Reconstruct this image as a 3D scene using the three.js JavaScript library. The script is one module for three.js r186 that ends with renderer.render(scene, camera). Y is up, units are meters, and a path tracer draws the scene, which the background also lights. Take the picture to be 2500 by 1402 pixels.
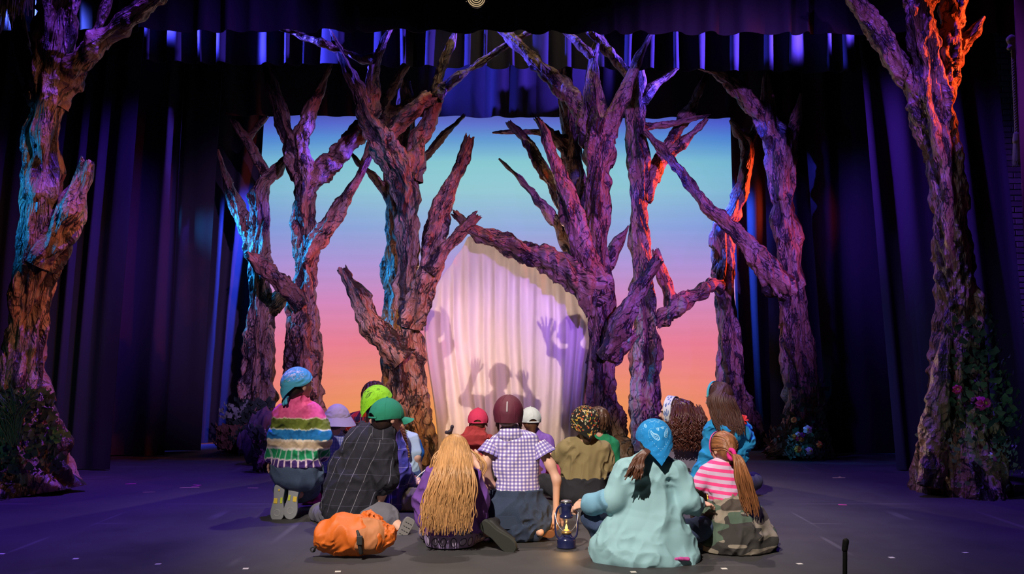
import * as THREE from 'three';
import { ImprovedNoise } from 'three/addons/math/ImprovedNoise.js';
import { mergeGeometries } from 'three/addons/utils/BufferGeometryUtils.js';
import { RoundedBoxGeometry } from 'three/addons/geometries/RoundedBoxGeometry.js';
import { RectAreaLightUniformsLib } from 'three/addons/lights/RectAreaLightUniformsLib.js';

// ------------------------------------------------------------------ camera, exposure, lights
const FOCAL = 2300, EYE = 1.12, PITCH = Math.atan(169 / FOCAL);      // a lens of 57 degrees, 1.12 m above the stage, tilted up a little
const scene = new THREE.Scene();
scene.background = new THREE.Color(0x000000);
const camera = new THREE.PerspectiveCamera(2 * Math.atan(701 / FOCAL) * 180 / Math.PI, 2500 / 1402, 0.1, 60);
camera.position.set(0, EYE, 0);
camera.rotation.x = PITCH;
const renderer = new THREE.WebGLRenderer();
renderer.toneMapping = THREE.LinearToneMapping;
renderer.toneMappingExposure = 1.0;
renderer.shadowMap.enabled = true;
RectAreaLightUniformsLib.init();

function spot(name, pos, target, rgb, intensity, angle, penumbra = 0.6, soft = 4) {
  const l = new THREE.SpotLight(new THREE.Color().setRGB(...rgb), intensity, 0, angle * Math.PI / 180, penumbra, 2);
  l.name = name; l.position.set(...pos); l.target.position.set(...target); l.castShadow = true; l.shadow.radius = soft;
  l.shadow.mapSize.set(1024, 1024);
  scene.add(l, l.target);
  return l;
}
// front of house, from the balcony over the stalls
spot('front_white_lamp', [-2.4, 7.6, 1.4], [0.3, 0.25, -6.1], [1.0, 0.86, 0.76], 540, 12.5, 0.5);
spot('front_violet_lamp', [3.6, 4.4, 3.5], [1.8, 2.5, -10.2], [0.36, 0.12, 1.0], 900, 9.5, 0.6);
spot('front_pink_lamp', [3.0, 4.5, 3.5], [-2.0, 2.1, -10.3], [0.55, 0.26, 1.0], 520, 8.5, 0.7);
spot('front_amber_lamp', [-0.6, 4.4, 3.5], [-1.0, 0.85, -10.0], [1.0, 0.5, 0.2], 430, 5.6, 0.9);
spot('front_lilac_lamp', [4.4, 4.2, 0.5], [-0.05, 1.15, -10.1], [0.74, 0.42, 1.0], 190, 4.8, 0.5);
spot('front_rose_lamp', [1.0, 5.2, -4.6], [-4.0, 1.9, -7.9], [1.0, 0.42, 0.3], 46, 16, 0.9);
spot('front_steel_lamp', [-1.0, 5.2, -4.6], [3.9, 1.3, -7.9], [0.5, 0.52, 0.75], 15, 16, 0.9);
spot('foot_green_lamp_left', [-4.7, 0.5, -4.9], [-4.2, 0.7, -7.9], [0.45, 0.9, 0.7], 2.2, 16, 0.9);
spot('foot_green_lamp_right', [4.0, 0.5, -4.9], [3.9, 0.8, -7.9], [0.4, 0.8, 0.75], 1.6, 16, 0.9);
// over the stage, hung on the pipes
spot('top_neutral_lamp', [0.5, 6.4, -8.4], [0.1, 0, -5.9], [1.0, 0.84, 0.78], 60, 28, 0.8);
spot('top_warm_lamp', [0.1, 6.6, -9.4], [0.0, 3.5, -10.0], [1.0, 0.78, 0.5], 8, 34, 0.6, 1);
spot('top_indigo_lamp_left', [-1.4, 8.4, -7.2], [-3.5, 0, -7.2], [0.17, 0.05, 1.0], 330, 24, 0.9);
spot('top_indigo_lamp_right', [1.6, 8.4, -7.2], [3.7, 0, -7.2], [0.17, 0.05, 1.0], 180, 24, 0.9);
spot('drape_indigo_lamp_left', [-1.6, 4.0, -8.4], [-4.3, 2.3, -9.9], [0.14, 0.04, 1.0], 55, 24, 0.9);
spot('drape_indigo_lamp_right', [1.6, 4.0, -8.4], [4.5, 2.6, -9.9], [0.17, 0.04, 1.0], 70, 24, 0.9);
spot('drape_indigo_lamp_far_right', [1.3, 4.9, -9.4], [3.7, 2.1, -10.9], [0.12, 0.06, 1.0], 22, 22, 0.9);
spot('border_blue_lamp_left', [-5.7, 5.25, -9.72], [-3.0, 5.1, -10.36], [0.06, 0.06, 1.0], 1100, 15, 0.3);
spot('border_blue_lamp_right', [5.7, 5.25, -9.72], [3.0, 5.1, -10.36], [0.12, 0.06, 1.0], 1000, 15, 0.3);
// booms in the wings
spot('side_cyan_lamp', [-5.4, 2.9, -11.65], [-2.6, 2.1, -11.05], [0.02, 0.32, 1.0], 95, 22, 0.6);
spot('side_cyan_lamp_front', [-6.0, 2.7, -6.9], [-4.0, 2.5, -7.9], [0.02, 0.32, 1.0], 34, 20, 0.8);
spot('side_cyan_lamp_middle', [-5.2, 3.2, -10.85], [-2.45, 2.2, -10.8], [0.02, 0.32, 1.0], 120, 15, 0.6);
spot('side_blue_lamp', [-5.2, 4.6, -8.6], [-1.2, 3.0, -10.0], [0.08, 0.13, 1.0], 260, 17, 0.6);
spot('side_red_lamp', [5.4, 3.3, -11.8], [0.5, 2.6, -11.2], [1.0, 0.07, 0.02], 170, 20, 0.6);
spot('side_red_lamp_middle', [5.3, 3.3, -10.15], [2.9, 2.5, -10.5], [1.0, 0.06, 0.05], 9, 20, 0.6);
spot('side_red_lamp_front', [6.6, 4.4, -7.2], [3.8, 3.7, -7.9], [1.0, 0.09, 0.02], 130, 15, 0.8);
spot('side_blue_drape_lamp_left', [-2.3, 4.0, -11.75], [-3.7, 2.1, -12.2], [0.03, 0.07, 1.0], 330, 24, 0.6);
spot('side_blue_drape_lamp_right', [1.6, 4.0, -11.9], [3.3, 2.2, -12.2], [0.03, 0.10, 1.0], 300, 22, 0.6);
// behind the bed sheet, for the shadow play
const PLAY = new THREE.Vector3(-0.10, 0.85, -12.35);
spot('shadow_play_lamp', PLAY.toArray(), [-0.05, 1.2, -10.1], [1.0, 0.72, 0.56], 60, 42, 0.3, 0.8);

// ------------------------------------------------------------------ helpers
const V = (x, y, z) => new THREE.Vector3(x, y, z);
const lerp = (a, b, t) => a + (b - a) * t, clamp = (x, a, b) => Math.min(b, Math.max(a, x));
const smooth = (a, b, x) => { const t = clamp((x - a) / (b - a), 0, 1); return t * t * (3 - 2 * t); };
function rng(seed) { let s = seed >>> 0 || 1; return () => { s = (s + 0x6D2B79F5) | 0; let t = Math.imul(s ^ (s >>> 15), 1 | s); t = (t + Math.imul(t ^ (t >>> 7), 61 | t)) ^ t; return ((t ^ (t >>> 14)) >>> 0) / 4294967296; }; }
const perlin = new ImprovedNoise(), noise = (x, y, z) => perlin.noise(x, y, z);
const CP = Math.cos(PITCH), SP = Math.sin(PITCH);
// the place in the world, at a distance d from the eye, that the drawing's point (x, y) stands for
function P(x, y, d) {
  const a = (x - 1250) / FOCAL, b = (701 - y) / FOCAL;
  const dy = b * CP + SP, dz = b * SP - CP, k = d / -dz;
  return V(a * k, EYE + dy * k, -d);
}
const perPx = d => d / FOCAL;
function depthOfFloor(y) { const b = (701 - y) / FOCAL, dy = b * CP + SP, dz = b * SP - CP; return EYE / -dy * -dz; }

const taken = {};
function numbered(name) { const n = taken[name] = (taken[name] ?? -1) + 1; return n ? `${name}_${String(n).padStart(3, '0')}` : name; }
function thing(name, label, category, group) {
  const o = new THREE.Group(); o.name = numbered(name); o.userData = { label, category }; if (group) o.userData.group = group;
  scene.add(o); return o;
}
function mesh(name, geometry, material, parent, label) {
  const m = new THREE.Mesh(geometry, material); m.name = name; m.castShadow = m.receiveShadow = true;
  if (label) m.userData.label = label;
  (parent || scene).add(m); return m;
}
function solo(name, geometry, material, label, category, group) {
  const m = mesh(numbered(name), geometry, material); m.userData = { label, category }; if (group) m.userData.group = group; return m;
}
function structure(name, geometry, material, label) {
  const m = mesh(name, geometry, material); m.userData = { kind: 'structure', label }; return m;
}
// puts a thing's own origin at its base; its parts were modelled in place
function settle(o, base) {
  if (!base) { const b = new THREE.Box3().setFromObject(o); base = V((b.min.x + b.max.x) / 2, b.min.y, (b.min.z + b.max.z) / 2); }
  const done = new Set();
  o.traverse(m => { if (m.isMesh && !done.has(m.geometry)) { done.add(m.geometry); m.geometry.translate(-base.x, -base.y, -base.z); } });
  o.position.copy(base);
  return o;
}
const merge = list => mergeGeometries(list.map(g => g.index ? g.toNonIndexed() : g), false);
function std(rgb, roughness = 0.8, more = {}) { const c = new THREE.Color(); Array.isArray(rgb) ? c.setRGB(...rgb) : c.set(rgb); return new THREE.MeshStandardMaterial({ color: c, roughness, ...more }); }
function phys(rgb, roughness = 0.8, more = {}) { const c = new THREE.Color(); Array.isArray(rgb) ? c.setRGB(...rgb) : c.set(rgb); return new THREE.MeshPhysicalMaterial({ color: c, roughness, ...more }); }

// ------------------------------------------------------------------ textures
function canvasTexture(w, h, draw, tileX = 1, tileY = 1, srgb = true) {
  const c = document.createElement('canvas'); c.width = w; c.height = h; draw(c.getContext('2d'), w, h);
  const t = new THREE.CanvasTexture(c); t.wrapS = t.wrapT = THREE.RepeatWrapping; t.repeat.set(1 / tileX, 1 / tileY);
  if (srgb) t.colorSpace = THREE.SRGBColorSpace; return t;
}
function hash2(ix, iy, s) { let h = Math.imul(ix, 374761393) ^ Math.imul(iy, 668265263) ^ Math.imul(s, 1274126177); h = Math.imul(h ^ (h >>> 13), 1274126177); return ((h ^ (h >>> 16)) >>> 0) / 4294967296; }
function tileNoise(x, y, px, py, s) {
  const ix = Math.floor(x), iy = Math.floor(y), fx = x - ix, fy = y - iy, u = fx * fx * (3 - 2 * fx), v = fy * fy * (3 - 2 * fy);
  const a = ((ix % px) + px) % px, b = (a + 1) % px, c = ((iy % py) + py) % py, d = (c + 1) % py;
  return lerp(lerp(hash2(a, c, s), hash2(b, c, s), u), lerp(hash2(a, d, s), hash2(b, d, s), u), v);
}
function dataTexture(w, h, fn, tileX, tileY, srgb = true) {
  const a = new Uint8Array(w * h * 4), o = [0, 0, 0];
  for (let j = 0; j < h; j++) for (let i = 0; i < w; i++) {
    fn(i / w, j / h, o); const k = (j * w + i) * 4;
    a[k] = clamp(o[0], 0, 1) * 255; a[k + 1] = clamp(o[1], 0, 1) * 255; a[k + 2] = clamp(o[2], 0, 1) * 255; a[k + 3] = 255;
  }
  const t = new THREE.DataTexture(a, w, h, THREE.RGBAFormat); t.magFilter = THREE.LinearFilter; t.minFilter = THREE.LinearMipmapLinearFilter; t.generateMipmaps = true;
  t.wrapS = t.wrapT = THREE.RepeatWrapping; t.repeat.set(1 / tileX, 1 / tileY); if (srgb) t.colorSpace = THREE.SRGBColorSpace; t.needsUpdate = true; return t;
}
const weave = dataTexture(128, 128, (u, v, o) => { const a = Math.sin(u * 2 * Math.PI * 16) * Math.sin(v * 2 * Math.PI * 16) * 0.3 + 0.5 + 0.3 * (tileNoise(u * 32, v * 32, 32, 32, 5) - 0.5); o[0] = o[1] = o[2] = a; }, 0.05, 0.05, false);

// ------------------------------------------------------------------ geometry makers
// a grid of (nu + 1) x (nv + 1) points; point(u, v) gives a Vector3
function gridGeo(nu, nv, point, uvOf, closedU = false) {
  const pos = new Float32Array((nu + 1) * (nv + 1) * 3), uv = new Float32Array((nu + 1) * (nv + 1) * 2), idx = [];
  for (let j = 0; j <= nv; j++) for (let i = 0; i <= nu; i++) {
    const u = i / nu, v = j / nv, p = point(u, v), k = j * (nu + 1) + i; pos[k * 3] = p.x; pos[k * 3 + 1] = p.y; pos[k * 3 + 2] = p.z;
    const t = uvOf ? uvOf(u, v, p) : [u, v]; uv[k * 2] = t[0]; uv[k * 2 + 1] = t[1];
    if (i < nu && j < nv) idx.push(k, k + 1, k + nu + 2, k, k + nu + 2, k + nu + 1);
  }
  const g = new THREE.BufferGeometry(); g.setAttribute('position', new THREE.BufferAttribute(pos, 3)); g.setAttribute('uv', new THREE.BufferAttribute(uv, 2)); g.setIndex(idx); g.computeVertexNormals();
  if (closedU) { const n = g.attributes.normal; for (let j = 0; j <= nv; j++) { const a = j * (nu + 1), b = a + nu, x = n.getX(a) + n.getX(b), y = n.getY(a) + n.getY(b), z = n.getZ(a) + n.getZ(b), l = Math.hypot(x, y, z) || 1; n.setXYZ(a, x / l, y / l, z / l); n.setXYZ(b, x / l, y / l, z / l); } }
  return g;
}
// gives a sheet its thickness: a second skin along the normals and a rim between the two
function thicken(g, t, nu, nv) {
  const p = g.attributes.position, n = g.attributes.normal, uv = g.attributes.uv, N = p.count, pos = new Float32Array(N * 6), nor = new Float32Array(N * 6), tex = new Float32Array(N * 4), idx = [...g.index.array];
  for (let i = 0; i < N; i++) for (let c = 0; c < 3; c++) { const q = p.array[i * 3 + c], m = n.array[i * 3 + c]; pos[i * 3 + c] = q; nor[i * 3 + c] = m; pos[(N + i) * 3 + c] = q - m * t; nor[(N + i) * 3 + c] = -m; }
  tex.set(uv.array, 0); tex.set(uv.array, N * 2);
  for (let k = 0, m = g.index.count; k < m; k += 3) idx.push(N + idx[k], N + idx[k + 2], N + idx[k + 1]);
  const rim = (a, b) => idx.push(a, N + a, b, b, N + a, N + b);
  for (let i = 0; i < nu; i++) { rim(i + 1, i); const a = nv * (nu + 1) + i; rim(a, a + 1); }
  for (let j = 0; j < nv; j++) { const a = j * (nu + 1); rim(a, a + nu + 1); rim(a + 2 * nu + 1, a + nu); }
  const o = new THREE.BufferGeometry(); o.setAttribute('position', new THREE.BufferAttribute(pos, 3)); o.setAttribute('normal', new THREE.BufferAttribute(nor, 3)); o.setAttribute('uv', new THREE.BufferAttribute(tex, 2)); o.setIndex(idx); return o;
}
// a tube through points with a radius at each; swell(q, s, angle, centre, outward) adds to the radius
function tubeGeo(points, radii, { step = 0.0185, radial = 0.0185, swell, minSides = 10, maxSides = 84, hollow = false, jag = 0, tip = false, sides, color } = {}) {
  const curve = new THREE.CatmullRomCurve3(points, false, 'centripetal'), L = curve.getLength(), n = Math.max(3, Math.round(L / step));
  curve.arcLengthDivisions = 400;
  const maxR = Math.max(...radii), m = sides || clamp(Math.round(2 * Math.PI * maxR / radial), minSides, maxSides);
  const lens = [0]; for (let i = 1; i < points.length; i++) lens.push(lens[i - 1] + points[i].distanceTo(points[i - 1]));
  const total = lens.at(-1), radiusAt = t => { const s = t * total; let i = 1; while (i < lens.length - 1 && lens[i] < s) i++; const k = clamp((s - lens[i - 1]) / (lens[i] - lens[i - 1] || 1), 0, 1), e = k * k * (3 - 2 * k) * 0.5 + k * 0.5; return lerp(radii[i - 1], radii[i], e); };
  const rows = n + 1 + 2, pos = [], uv = [], col = [], idx = [];
  let side = V(0, 0, 0), last = null;
  const c = V(0, 0, 0), tan = V(0, 0, 0), out = V(0, 0, 0), q = V(0, 0, 0), across = V(0, 0, 0);
  const push = (t, extra, scale) => {
    curve.getPointAt(clamp(t, 0, 1), c); curve.getTangentAt(clamp(t, 0, 1), tan);
    if (!last) { side.set(0, 0, -1).addScaledVector(tan, tan.z); if (side.lengthSq() < 1e-4) side.set(1, 0, 0).addScaledVector(tan, -tan.x); side.normalize(); last = tan.clone(); }
    else { side.addScaledVector(tan, -side.dot(tan)).normalize(); last.copy(tan); }
    across.crossVectors(tan, side); c.addScaledVector(tan, extra);
    const r = radiusAt(clamp(t, 0, 1));
    for (let i = 0; i <= m; i++) {
      const a = i / m * 2 * Math.PI; out.copy(side).multiplyScalar(Math.cos(a)).addScaledVector(across, Math.sin(a));
      q.copy(c).addScaledVector(out, r); let e = swell ? swell(q, t * L, i === m ? 0 : a, r, t) : 0;
      q.copy(c).addScaledVector(out, Math.max(0.002, (r + e) * scale));
      if (jag && t > 0.995) q.addScaledVector(tan, jag * (noise(out.x * 2.7 + points[0].x * 9, out.y * 2.7, out.z * 2.7 + L * 7)));
      pos.push(q.x, q.y, q.z); uv.push(a * maxR, t * L); if (color) { const k = color(q, t * L, a); col.push(...k); }
    }
  };
  for (let j = 0; j <= n; j++) push(j / n, 0, 1);
  if (hollow) { push(1, -0.012, 0.82); push(1, -0.07 - maxR * 0.3, 0.45); push(1, -0.09 - maxR * 0.3, 0.02); } else { push(1, radii.at(-1) * 0.25, 0.7); push(1, radii.at(-1) * 0.4, 0.02); }
  const total2 = pos.length / 3 / (m + 1);
  for (let j = 0; j < total2 - 1; j++) for (let i = 0; i < m; i++) { const k = j * (m + 1) + i; idx.push(k, k + 1, k + m + 2, k, k + m + 2, k + m + 1); }
  const g = new THREE.BufferGeometry(); g.setAttribute('position', new THREE.Float32BufferAttribute(pos, 3)); g.setAttribute('uv', new THREE.Float32BufferAttribute(uv, 2));
  if (color) g.setAttribute('color', new THREE.Float32BufferAttribute(col, 3));
  g.setIndex(idx); g.computeVertexNormals();
  const nn = g.attributes.normal; for (let j = 0; j < total2; j++) { const a = j * (m + 1), b = a + m, x = nn.getX(a) + nn.getX(b), y = nn.getY(a) + nn.getY(b), z = nn.getZ(a) + nn.getZ(b), l = Math.hypot(x, y, z) || 1; nn.setXYZ(a, x / l, y / l, z / l); nn.setXYZ(b, x / l, y / l, z / l); }
  return g;
}
// ---- solids from a distance field, meshed with surface nets
function sdfGeo(f, lo, hi, cell, { uvOf, colorOf } = {}) {
  const nx = Math.ceil((hi.x - lo.x) / cell) + 1, ny = Math.ceil((hi.y - lo.y) / cell) + 1, nz = Math.ceil((hi.z - lo.z) / cell) + 1;
  const F = new Float32Array(nx * ny * nz), B = 5, reach = B * cell * 0.9 + 0.035;
  const at = (i, j, k) => (k * ny + j) * nx + i;
  for (let kb = 0; kb < nz; kb += B) for (let jb = 0; jb < ny; jb += B) for (let ib = 0; ib < nx; ib += B) {
    const d = f(lo.x + (ib + B / 2) * cell, lo.y + (jb + B / 2) * cell, lo.z + (kb + B / 2) * cell), far = Math.abs(d) > reach;
    for (let k = kb; k < Math.min(nz, kb + B); k++) for (let j = jb; j < Math.min(ny, jb + B); j++) for (let i = ib; i < Math.min(nx, ib + B); i++) F[at(i, j, k)] = far ? d : f(lo.x + i * cell, lo.y + j * cell, lo.z + k * cell);
  }
  const map = new Int32Array(nx * ny * nz).fill(-1), pos = [], idx = [];
  const E = [[0, 1], [2, 3], [4, 5], [6, 7], [0, 2], [1, 3], [4, 6], [5, 7], [0, 4], [1, 5], [2, 6], [3, 7]], c = new Float32Array(8);
  for (let k = 0; k < nz - 1; k++) for (let j = 0; j < ny - 1; j++) for (let i = 0; i < nx - 1; i++) {
    let mask = 0; for (let b = 0; b < 8; b++) { c[b] = F[at(i + (b & 1), j + ((b >> 1) & 1), k + (b >> 2))]; if (c[b] < 0) mask |= 1 << b; }
    if (mask === 0 || mask === 255) continue;
    let x = 0, y = 0, z = 0, n = 0;
    for (const [a, b] of E) if ((c[a] < 0) !== (c[b] < 0)) { const t = c[a] / (c[a] - c[b]); x += (a & 1) + t * ((b & 1) - (a & 1)); y += ((a >> 1) & 1) + t * (((b >> 1) & 1) - ((a >> 1) & 1)); z += (a >> 2) + t * ((b >> 2) - (a >> 2)); n++; }
    map[at(i, j, k)] = pos.length / 3; pos.push(lo.x + (i + x / n) * cell, lo.y + (j + y / n) * cell, lo.z + (k + z / n) * cell);
  }
  const quad = (a, b, d, e, flip) => { if (a < 0 || b < 0 || d < 0 || e < 0) return; flip ? idx.push(a, d, b, a, e, d) : idx.push(a, b, d, a, d, e); };
  for (let k = 1; k < nz - 1; k++) for (let j = 1; j < ny - 1; j++) for (let i = 1; i < nx - 1; i++) {
    const s = F[at(i, j, k)] < 0;
    if (s !== F[at(i + 1, j, k)] < 0) quad(map[at(i, j - 1, k - 1)], map[at(i, j, k - 1)], map[at(i, j, k)], map[at(i, j - 1, k)], !s);
    if (s !== F[at(i, j + 1, k)] < 0) quad(map[at(i - 1, j, k - 1)], map[at(i - 1, j, k)], map[at(i, j, k)], map[at(i, j, k - 1)], !s);
    if (s !== F[at(i, j, k + 1)] < 0) quad(map[at(i - 1, j - 1, k)], map[at(i, j - 1, k)], map[at(i, j, k)], map[at(i - 1, j, k)], !s);
  }
  const N = pos.length / 3, nor = new Float32Array(N * 3), e = cell * 0.5;
  for (let i = 0; i < N; i++) { const x = pos[i * 3], y = pos[i * 3 + 1], z = pos[i * 3 + 2]; const a = f(x + e, y, z) - f(x - e, y, z), b = f(x, y + e, z) - f(x, y - e, z), d = f(x, y, z + e) - f(x, y, z - e), l = Math.hypot(a, b, d) || 1; nor[i * 3] = a / l; nor[i * 3 + 1] = b / l; nor[i * 3 + 2] = d / l; }
  const g = new THREE.BufferGeometry(); g.setAttribute('position', new THREE.Float32BufferAttribute(pos, 3)); g.setAttribute('normal', new THREE.BufferAttribute(nor, 3)); g.setIndex(idx);
  const uv = new Float32Array(N * 2); for (let i = 0; i < N; i++) { const t = uvOf ? uvOf(pos[i * 3], pos[i * 3 + 1], pos[i * 3 + 2]) : [pos[i * 3], pos[i * 3 + 1]]; uv[i * 2] = t[0]; uv[i * 2 + 1] = t[1]; } g.setAttribute('uv', new THREE.BufferAttribute(uv, 2));
  if (colorOf) { const col = new Float32Array(N * 3); for (let i = 0; i < N; i++) col.set(colorOf(pos[i * 3], pos[i * 3 + 1], pos[i * 3 + 2]), i * 3); g.setAttribute('color', new THREE.BufferAttribute(col, 3)); }
  return g;
}
// distance fields: tapered capsule, ellipsoid on its own axes, stack of oval sections
function cone(a, b, ra, rb = ra) {
  const bx = b.x - a.x, by = b.y - a.y, bz = b.z - a.z, l2 = bx * bx + by * by + bz * bz || 1e-9;
  const f = (x, y, z) => { const px = x - a.x, py = y - a.y, pz = z - a.z, t = clamp((px * bx + py * by + pz * bz) / l2, 0, 1); return Math.hypot(px - bx * t, py - by * t, pz - bz * t) - (ra + (rb - ra) * t); };
  f.box = [[a, ra], [b, rb]]; return f;
}
function ball(c, R, F, U, rx, ry, rz) {
  const f = (x, y, z) => { x -= c.x; y -= c.y; z -= c.z; const a = (x * R.x + y * R.y + z * R.z), b = (x * U.x + y * U.y + z * U.z), d = (x * F.x + y * F.y + z * F.z), k0 = Math.hypot(a / rx, b / ry, d / rz), k1 = Math.hypot(a / rx / rx, b / ry / ry, d / rz / rz); return k1 < 1e-6 ? -Math.min(rx, ry, rz) : k0 * (k0 - 1) / k1; };
  f.box = [[c, Math.max(rx, ry, rz)]]; return f;
}
function stack(sections, lat) {       // sections: [centre, half width, half depth]
  const segs = [];
  for (let i = 0; i < sections.length - 1; i++) {
    const [a, w0, d0] = sections[i], [b, w1, d1] = sections[i + 1], ax = b.clone().sub(a), l = ax.length(); ax.normalize();
    const la = lat.clone().addScaledVector(ax, -lat.dot(ax)).normalize(), fw = V(0, 0, 0).crossVectors(ax, la);
    segs.push({ a, ax, l, la, fw, w0, w1, d0, d1 });
  }
  const f = (x, y, z) => {
    let best = 1e9;
    for (const s of segs) {
      const px = x - s.a.x, py = y - s.a.y, pz = z - s.a.z, h = px * s.ax.x + py * s.ax.y + pz * s.ax.z, hc = clamp(h, 0, s.l), t = hc / s.l, w = s.w0 + (s.w1 - s.w0) * t, d = s.d0 + (s.d1 - s.d0) * t;
      const u = px * s.la.x + py * s.la.y + pz * s.la.z, v = px * s.fw.x + py * s.fw.y + pz * s.fw.z, q = Math.hypot(u / w, v / d, (h - hc) / Math.min(w, d)), e = (q - 1) * Math.min(w, d);
      if (e < best) best = e;
    }
    return best;
  };
  f.box = sections.map(s => [s[0], Math.max(s[1], s[2])]); return f;
}
function join(list, k = 0.02) {
  const f = (x, y, z) => { let r = list[0](x, y, z); for (let i = 1; i < list.length; i++) { const d = list[i](x, y, z), h = Math.max(k - Math.abs(r - d), 0) / k; r = Math.min(r, d) - h * h * k * 0.25; } return r; };
  f.box = list.flatMap(p => p.box); return f;
}
function boundsOf(f, pad) { const lo = V(1e9, 1e9, 1e9), hi = V(-1e9, -1e9, -1e9); for (const [c, r] of f.box) { lo.min(V(c.x - r, c.y - r, c.z - r)); hi.max(V(c.x + r, c.y + r, c.z + r)); } lo.subScalar(pad); hi.addScalar(pad); return [lo, hi]; }
// cloth folds: ridged noise, stretched along one way
function foldField(seed, amp, fx = 9, fy = 5, fz = 9) {
  return (x, y, z) => {
    const w = noise(x * 3.1 + seed, y * 3.1, z * 3.1) * 0.7, a = 1 - Math.abs(noise(x * fx + seed * 3.1 + w, y * fy + w, z * fz)) * 3.2, b = 1 - Math.abs(noise(x * fx * 1.9 - y * 4 + seed, y * fy * 2.4 + w, z * fz * 1.9 + seed)) * 3.2, where = smooth(-0.25, 0.3, noise(x * 5 + seed * 2, y * 5, z * 5 + seed));
    return amp * (Math.max(-0.6, a) * 0.8 + Math.max(-0.6, b) * 0.7 * where + 0.45 * noise(x * 4.3, y * 4.3 + seed, z * 4.3) - 0.25);
  };
}
function clothGeo(prims, { k = 0.03, off = 0, fold = 0.005, seed = 1, ffx = 9, ffy = 5, cut = null, cell = 0.01, uvOf, colorOf } = {}) {
  const base = join(prims, k), fo = foldField(seed, fold, ffx, ffy, ffx);
  const f = (x, y, z) => { let d = base(x, y, z) - off; if (fold && Math.abs(d) < 0.06) d -= fo(x, y, z); if (cut) d = Math.max(d, cut(x, y, z)); return d; };
  const [lo, hi] = boundsOf(base, off + 0.03); return sdfGeo(f, lo, hi, cell, { uvOf, colorOf });
}

// ------------------------------------------------------------------ the stage house
const floorMap = dataTexture(1024, 1024, (u, v, o) => {
  let a = 0, f = 4; for (let k = 0; k < 5; k++, f *= 2) a += (tileNoise(u * f, v * f, f, f, 11 + k) - 0.5) / (k + 1.2);
  let s = 0; for (const [fx, fy, sd] of [[60, 3, 31], [5, 80, 37], [110, 5, 41]]) { const q = tileNoise(u * fx, v * fy, fx, fy, sd); s += smooth(0.86, 0.97, q) * smooth(0.45, 0.7, tileNoise(u * 6, v * 6, 6, 6, sd + 3)); }
  const seam = Math.min(Math.abs(((u * 2) % 1) - 0.5) < 0.0015 ? 1 : 0, 1) * 0.5 + (Math.abs(v - 0.5) < 0.0008 ? 0.5 : 0);
  const b = 0.225 + a * 0.05 + s * 0.09 - seam * 0.05; o[0] = b; o[1] = b * 0.99; o[2] = b * 1.01;
}, 4.8, 4.8);
const floorRough = dataTexture(512, 512, (u, v, o) => { let a = 0, f = 6; for (let k = 0; k < 4; k++, f *= 2) a += (tileNoise(u * f, v * f, f, f, 61 + k) - 0.5) / (k + 1); o[0] = o[1] = o[2] = clamp(0.62 + a * 0.25, 0.3, 1); }, 3.1, 3.1, false);
const floorMat = new THREE.MeshStandardMaterial({ map: floorMap, roughnessMap: floorRough, roughness: 1 });
function slab(x0, x1, y0, y1, z0, z1) {
  const g = new THREE.BoxGeometry(x1 - x0, y1 - y0, z1 - z0); g.translate((x0 + x1) / 2, (y0 + y1) / 2, (z0 + z1) / 2);
  const p = g.attributes.position, n = g.attributes.normal, uv = g.attributes.uv;
  for (let i = 0; i < p.count; i++) { const up = Math.abs(n.getY(i)) > 0.5, sd = Math.abs(n.getX(i)) > 0.5; uv.setXY(i, sd ? p.getZ(i) : p.getX(i), up ? p.getZ(i) : p.getY(i)); }
  return g;
}
structure('floor', slab(-9, 9, -1.0, 0, -15, -4.45), floorMat, 'dark painted stage floor scuffed by shoes');
const houseMat = std([0.012, 0.011, 0.012], 0.95), wallMat = std([0.02, 0.018, 0.018], 0.95);
structure('floor_auditorium', slab(-9, 9, -1.2, -1.0, -4.45, 7), houseMat, 'dark auditorium floor before the stage');
structure('wall_left', slab(-9.2, -9, -1.2, 9, -15, 7), wallMat, 'black side wall of the stage house');
structure('wall_right', slab(9, 9.2, -1.2, 9, -15, 7), wallMat, 'black side wall of the stage house on the other side');
structure('wall_back', slab(-9.2, 9.2, -1.2, 9, -15.2, -15), wallMat, 'black back wall behind the cyclorama');
structure('wall_front', slab(-9.2, 9.2, -1.2, 9, 7, 7.2), wallMat, 'dark rear wall of the auditorium');
structure('ceiling', slab(-9.2, 9.2, 9, 9.2, -15.2, 7.2), wallMat, 'black ceiling over the stage');
{ // the strip of brickwork between the last drape and the house curtain
  const z = -10.9, x0 = P(2405, 400, 10.9).x, x1 = P(2620, 400, 10.9).x, r = rng(7);
  const w = structure('wall_wing', slab(x0, x1, 0, 6, z - 0.25, z), std([0.10, 0.085, 0.075], 0.95), 'dark brick wall in the wing beside the house curtain');
  const box = new RoundedBoxGeometry(0.205, 0.058, 0.03, 1, 0.006), mats = [0.16, 0.2, 0.13, 0.18].map(v => std([v, v * 0.8, v * 0.68], 0.9));
  const rest = [];
  for (let row = 0; row < 88; row++) for (let k = 0; k < 5; k++) {
    const x = x0 + 0.11 + k * 0.217 + (row % 2) * 0.1, y = 0.035 + row * 0.068; if (x > x1 - 0.1) continue;
    if (row < 12 || row > 70) { const g = box.clone(); g.translate(x, y, z + 0.003 + r() * 0.006); rest.push(g); continue; }
    const b = mesh('brick', box, mats[Math.floor(r() * 4)], w); b.position.set(x, y, z + 0.003 + r() * 0.006);
  }
  mesh('brickwork', merge(rest), mats[0], w).userData.kind = 'stuff';
}

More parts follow.
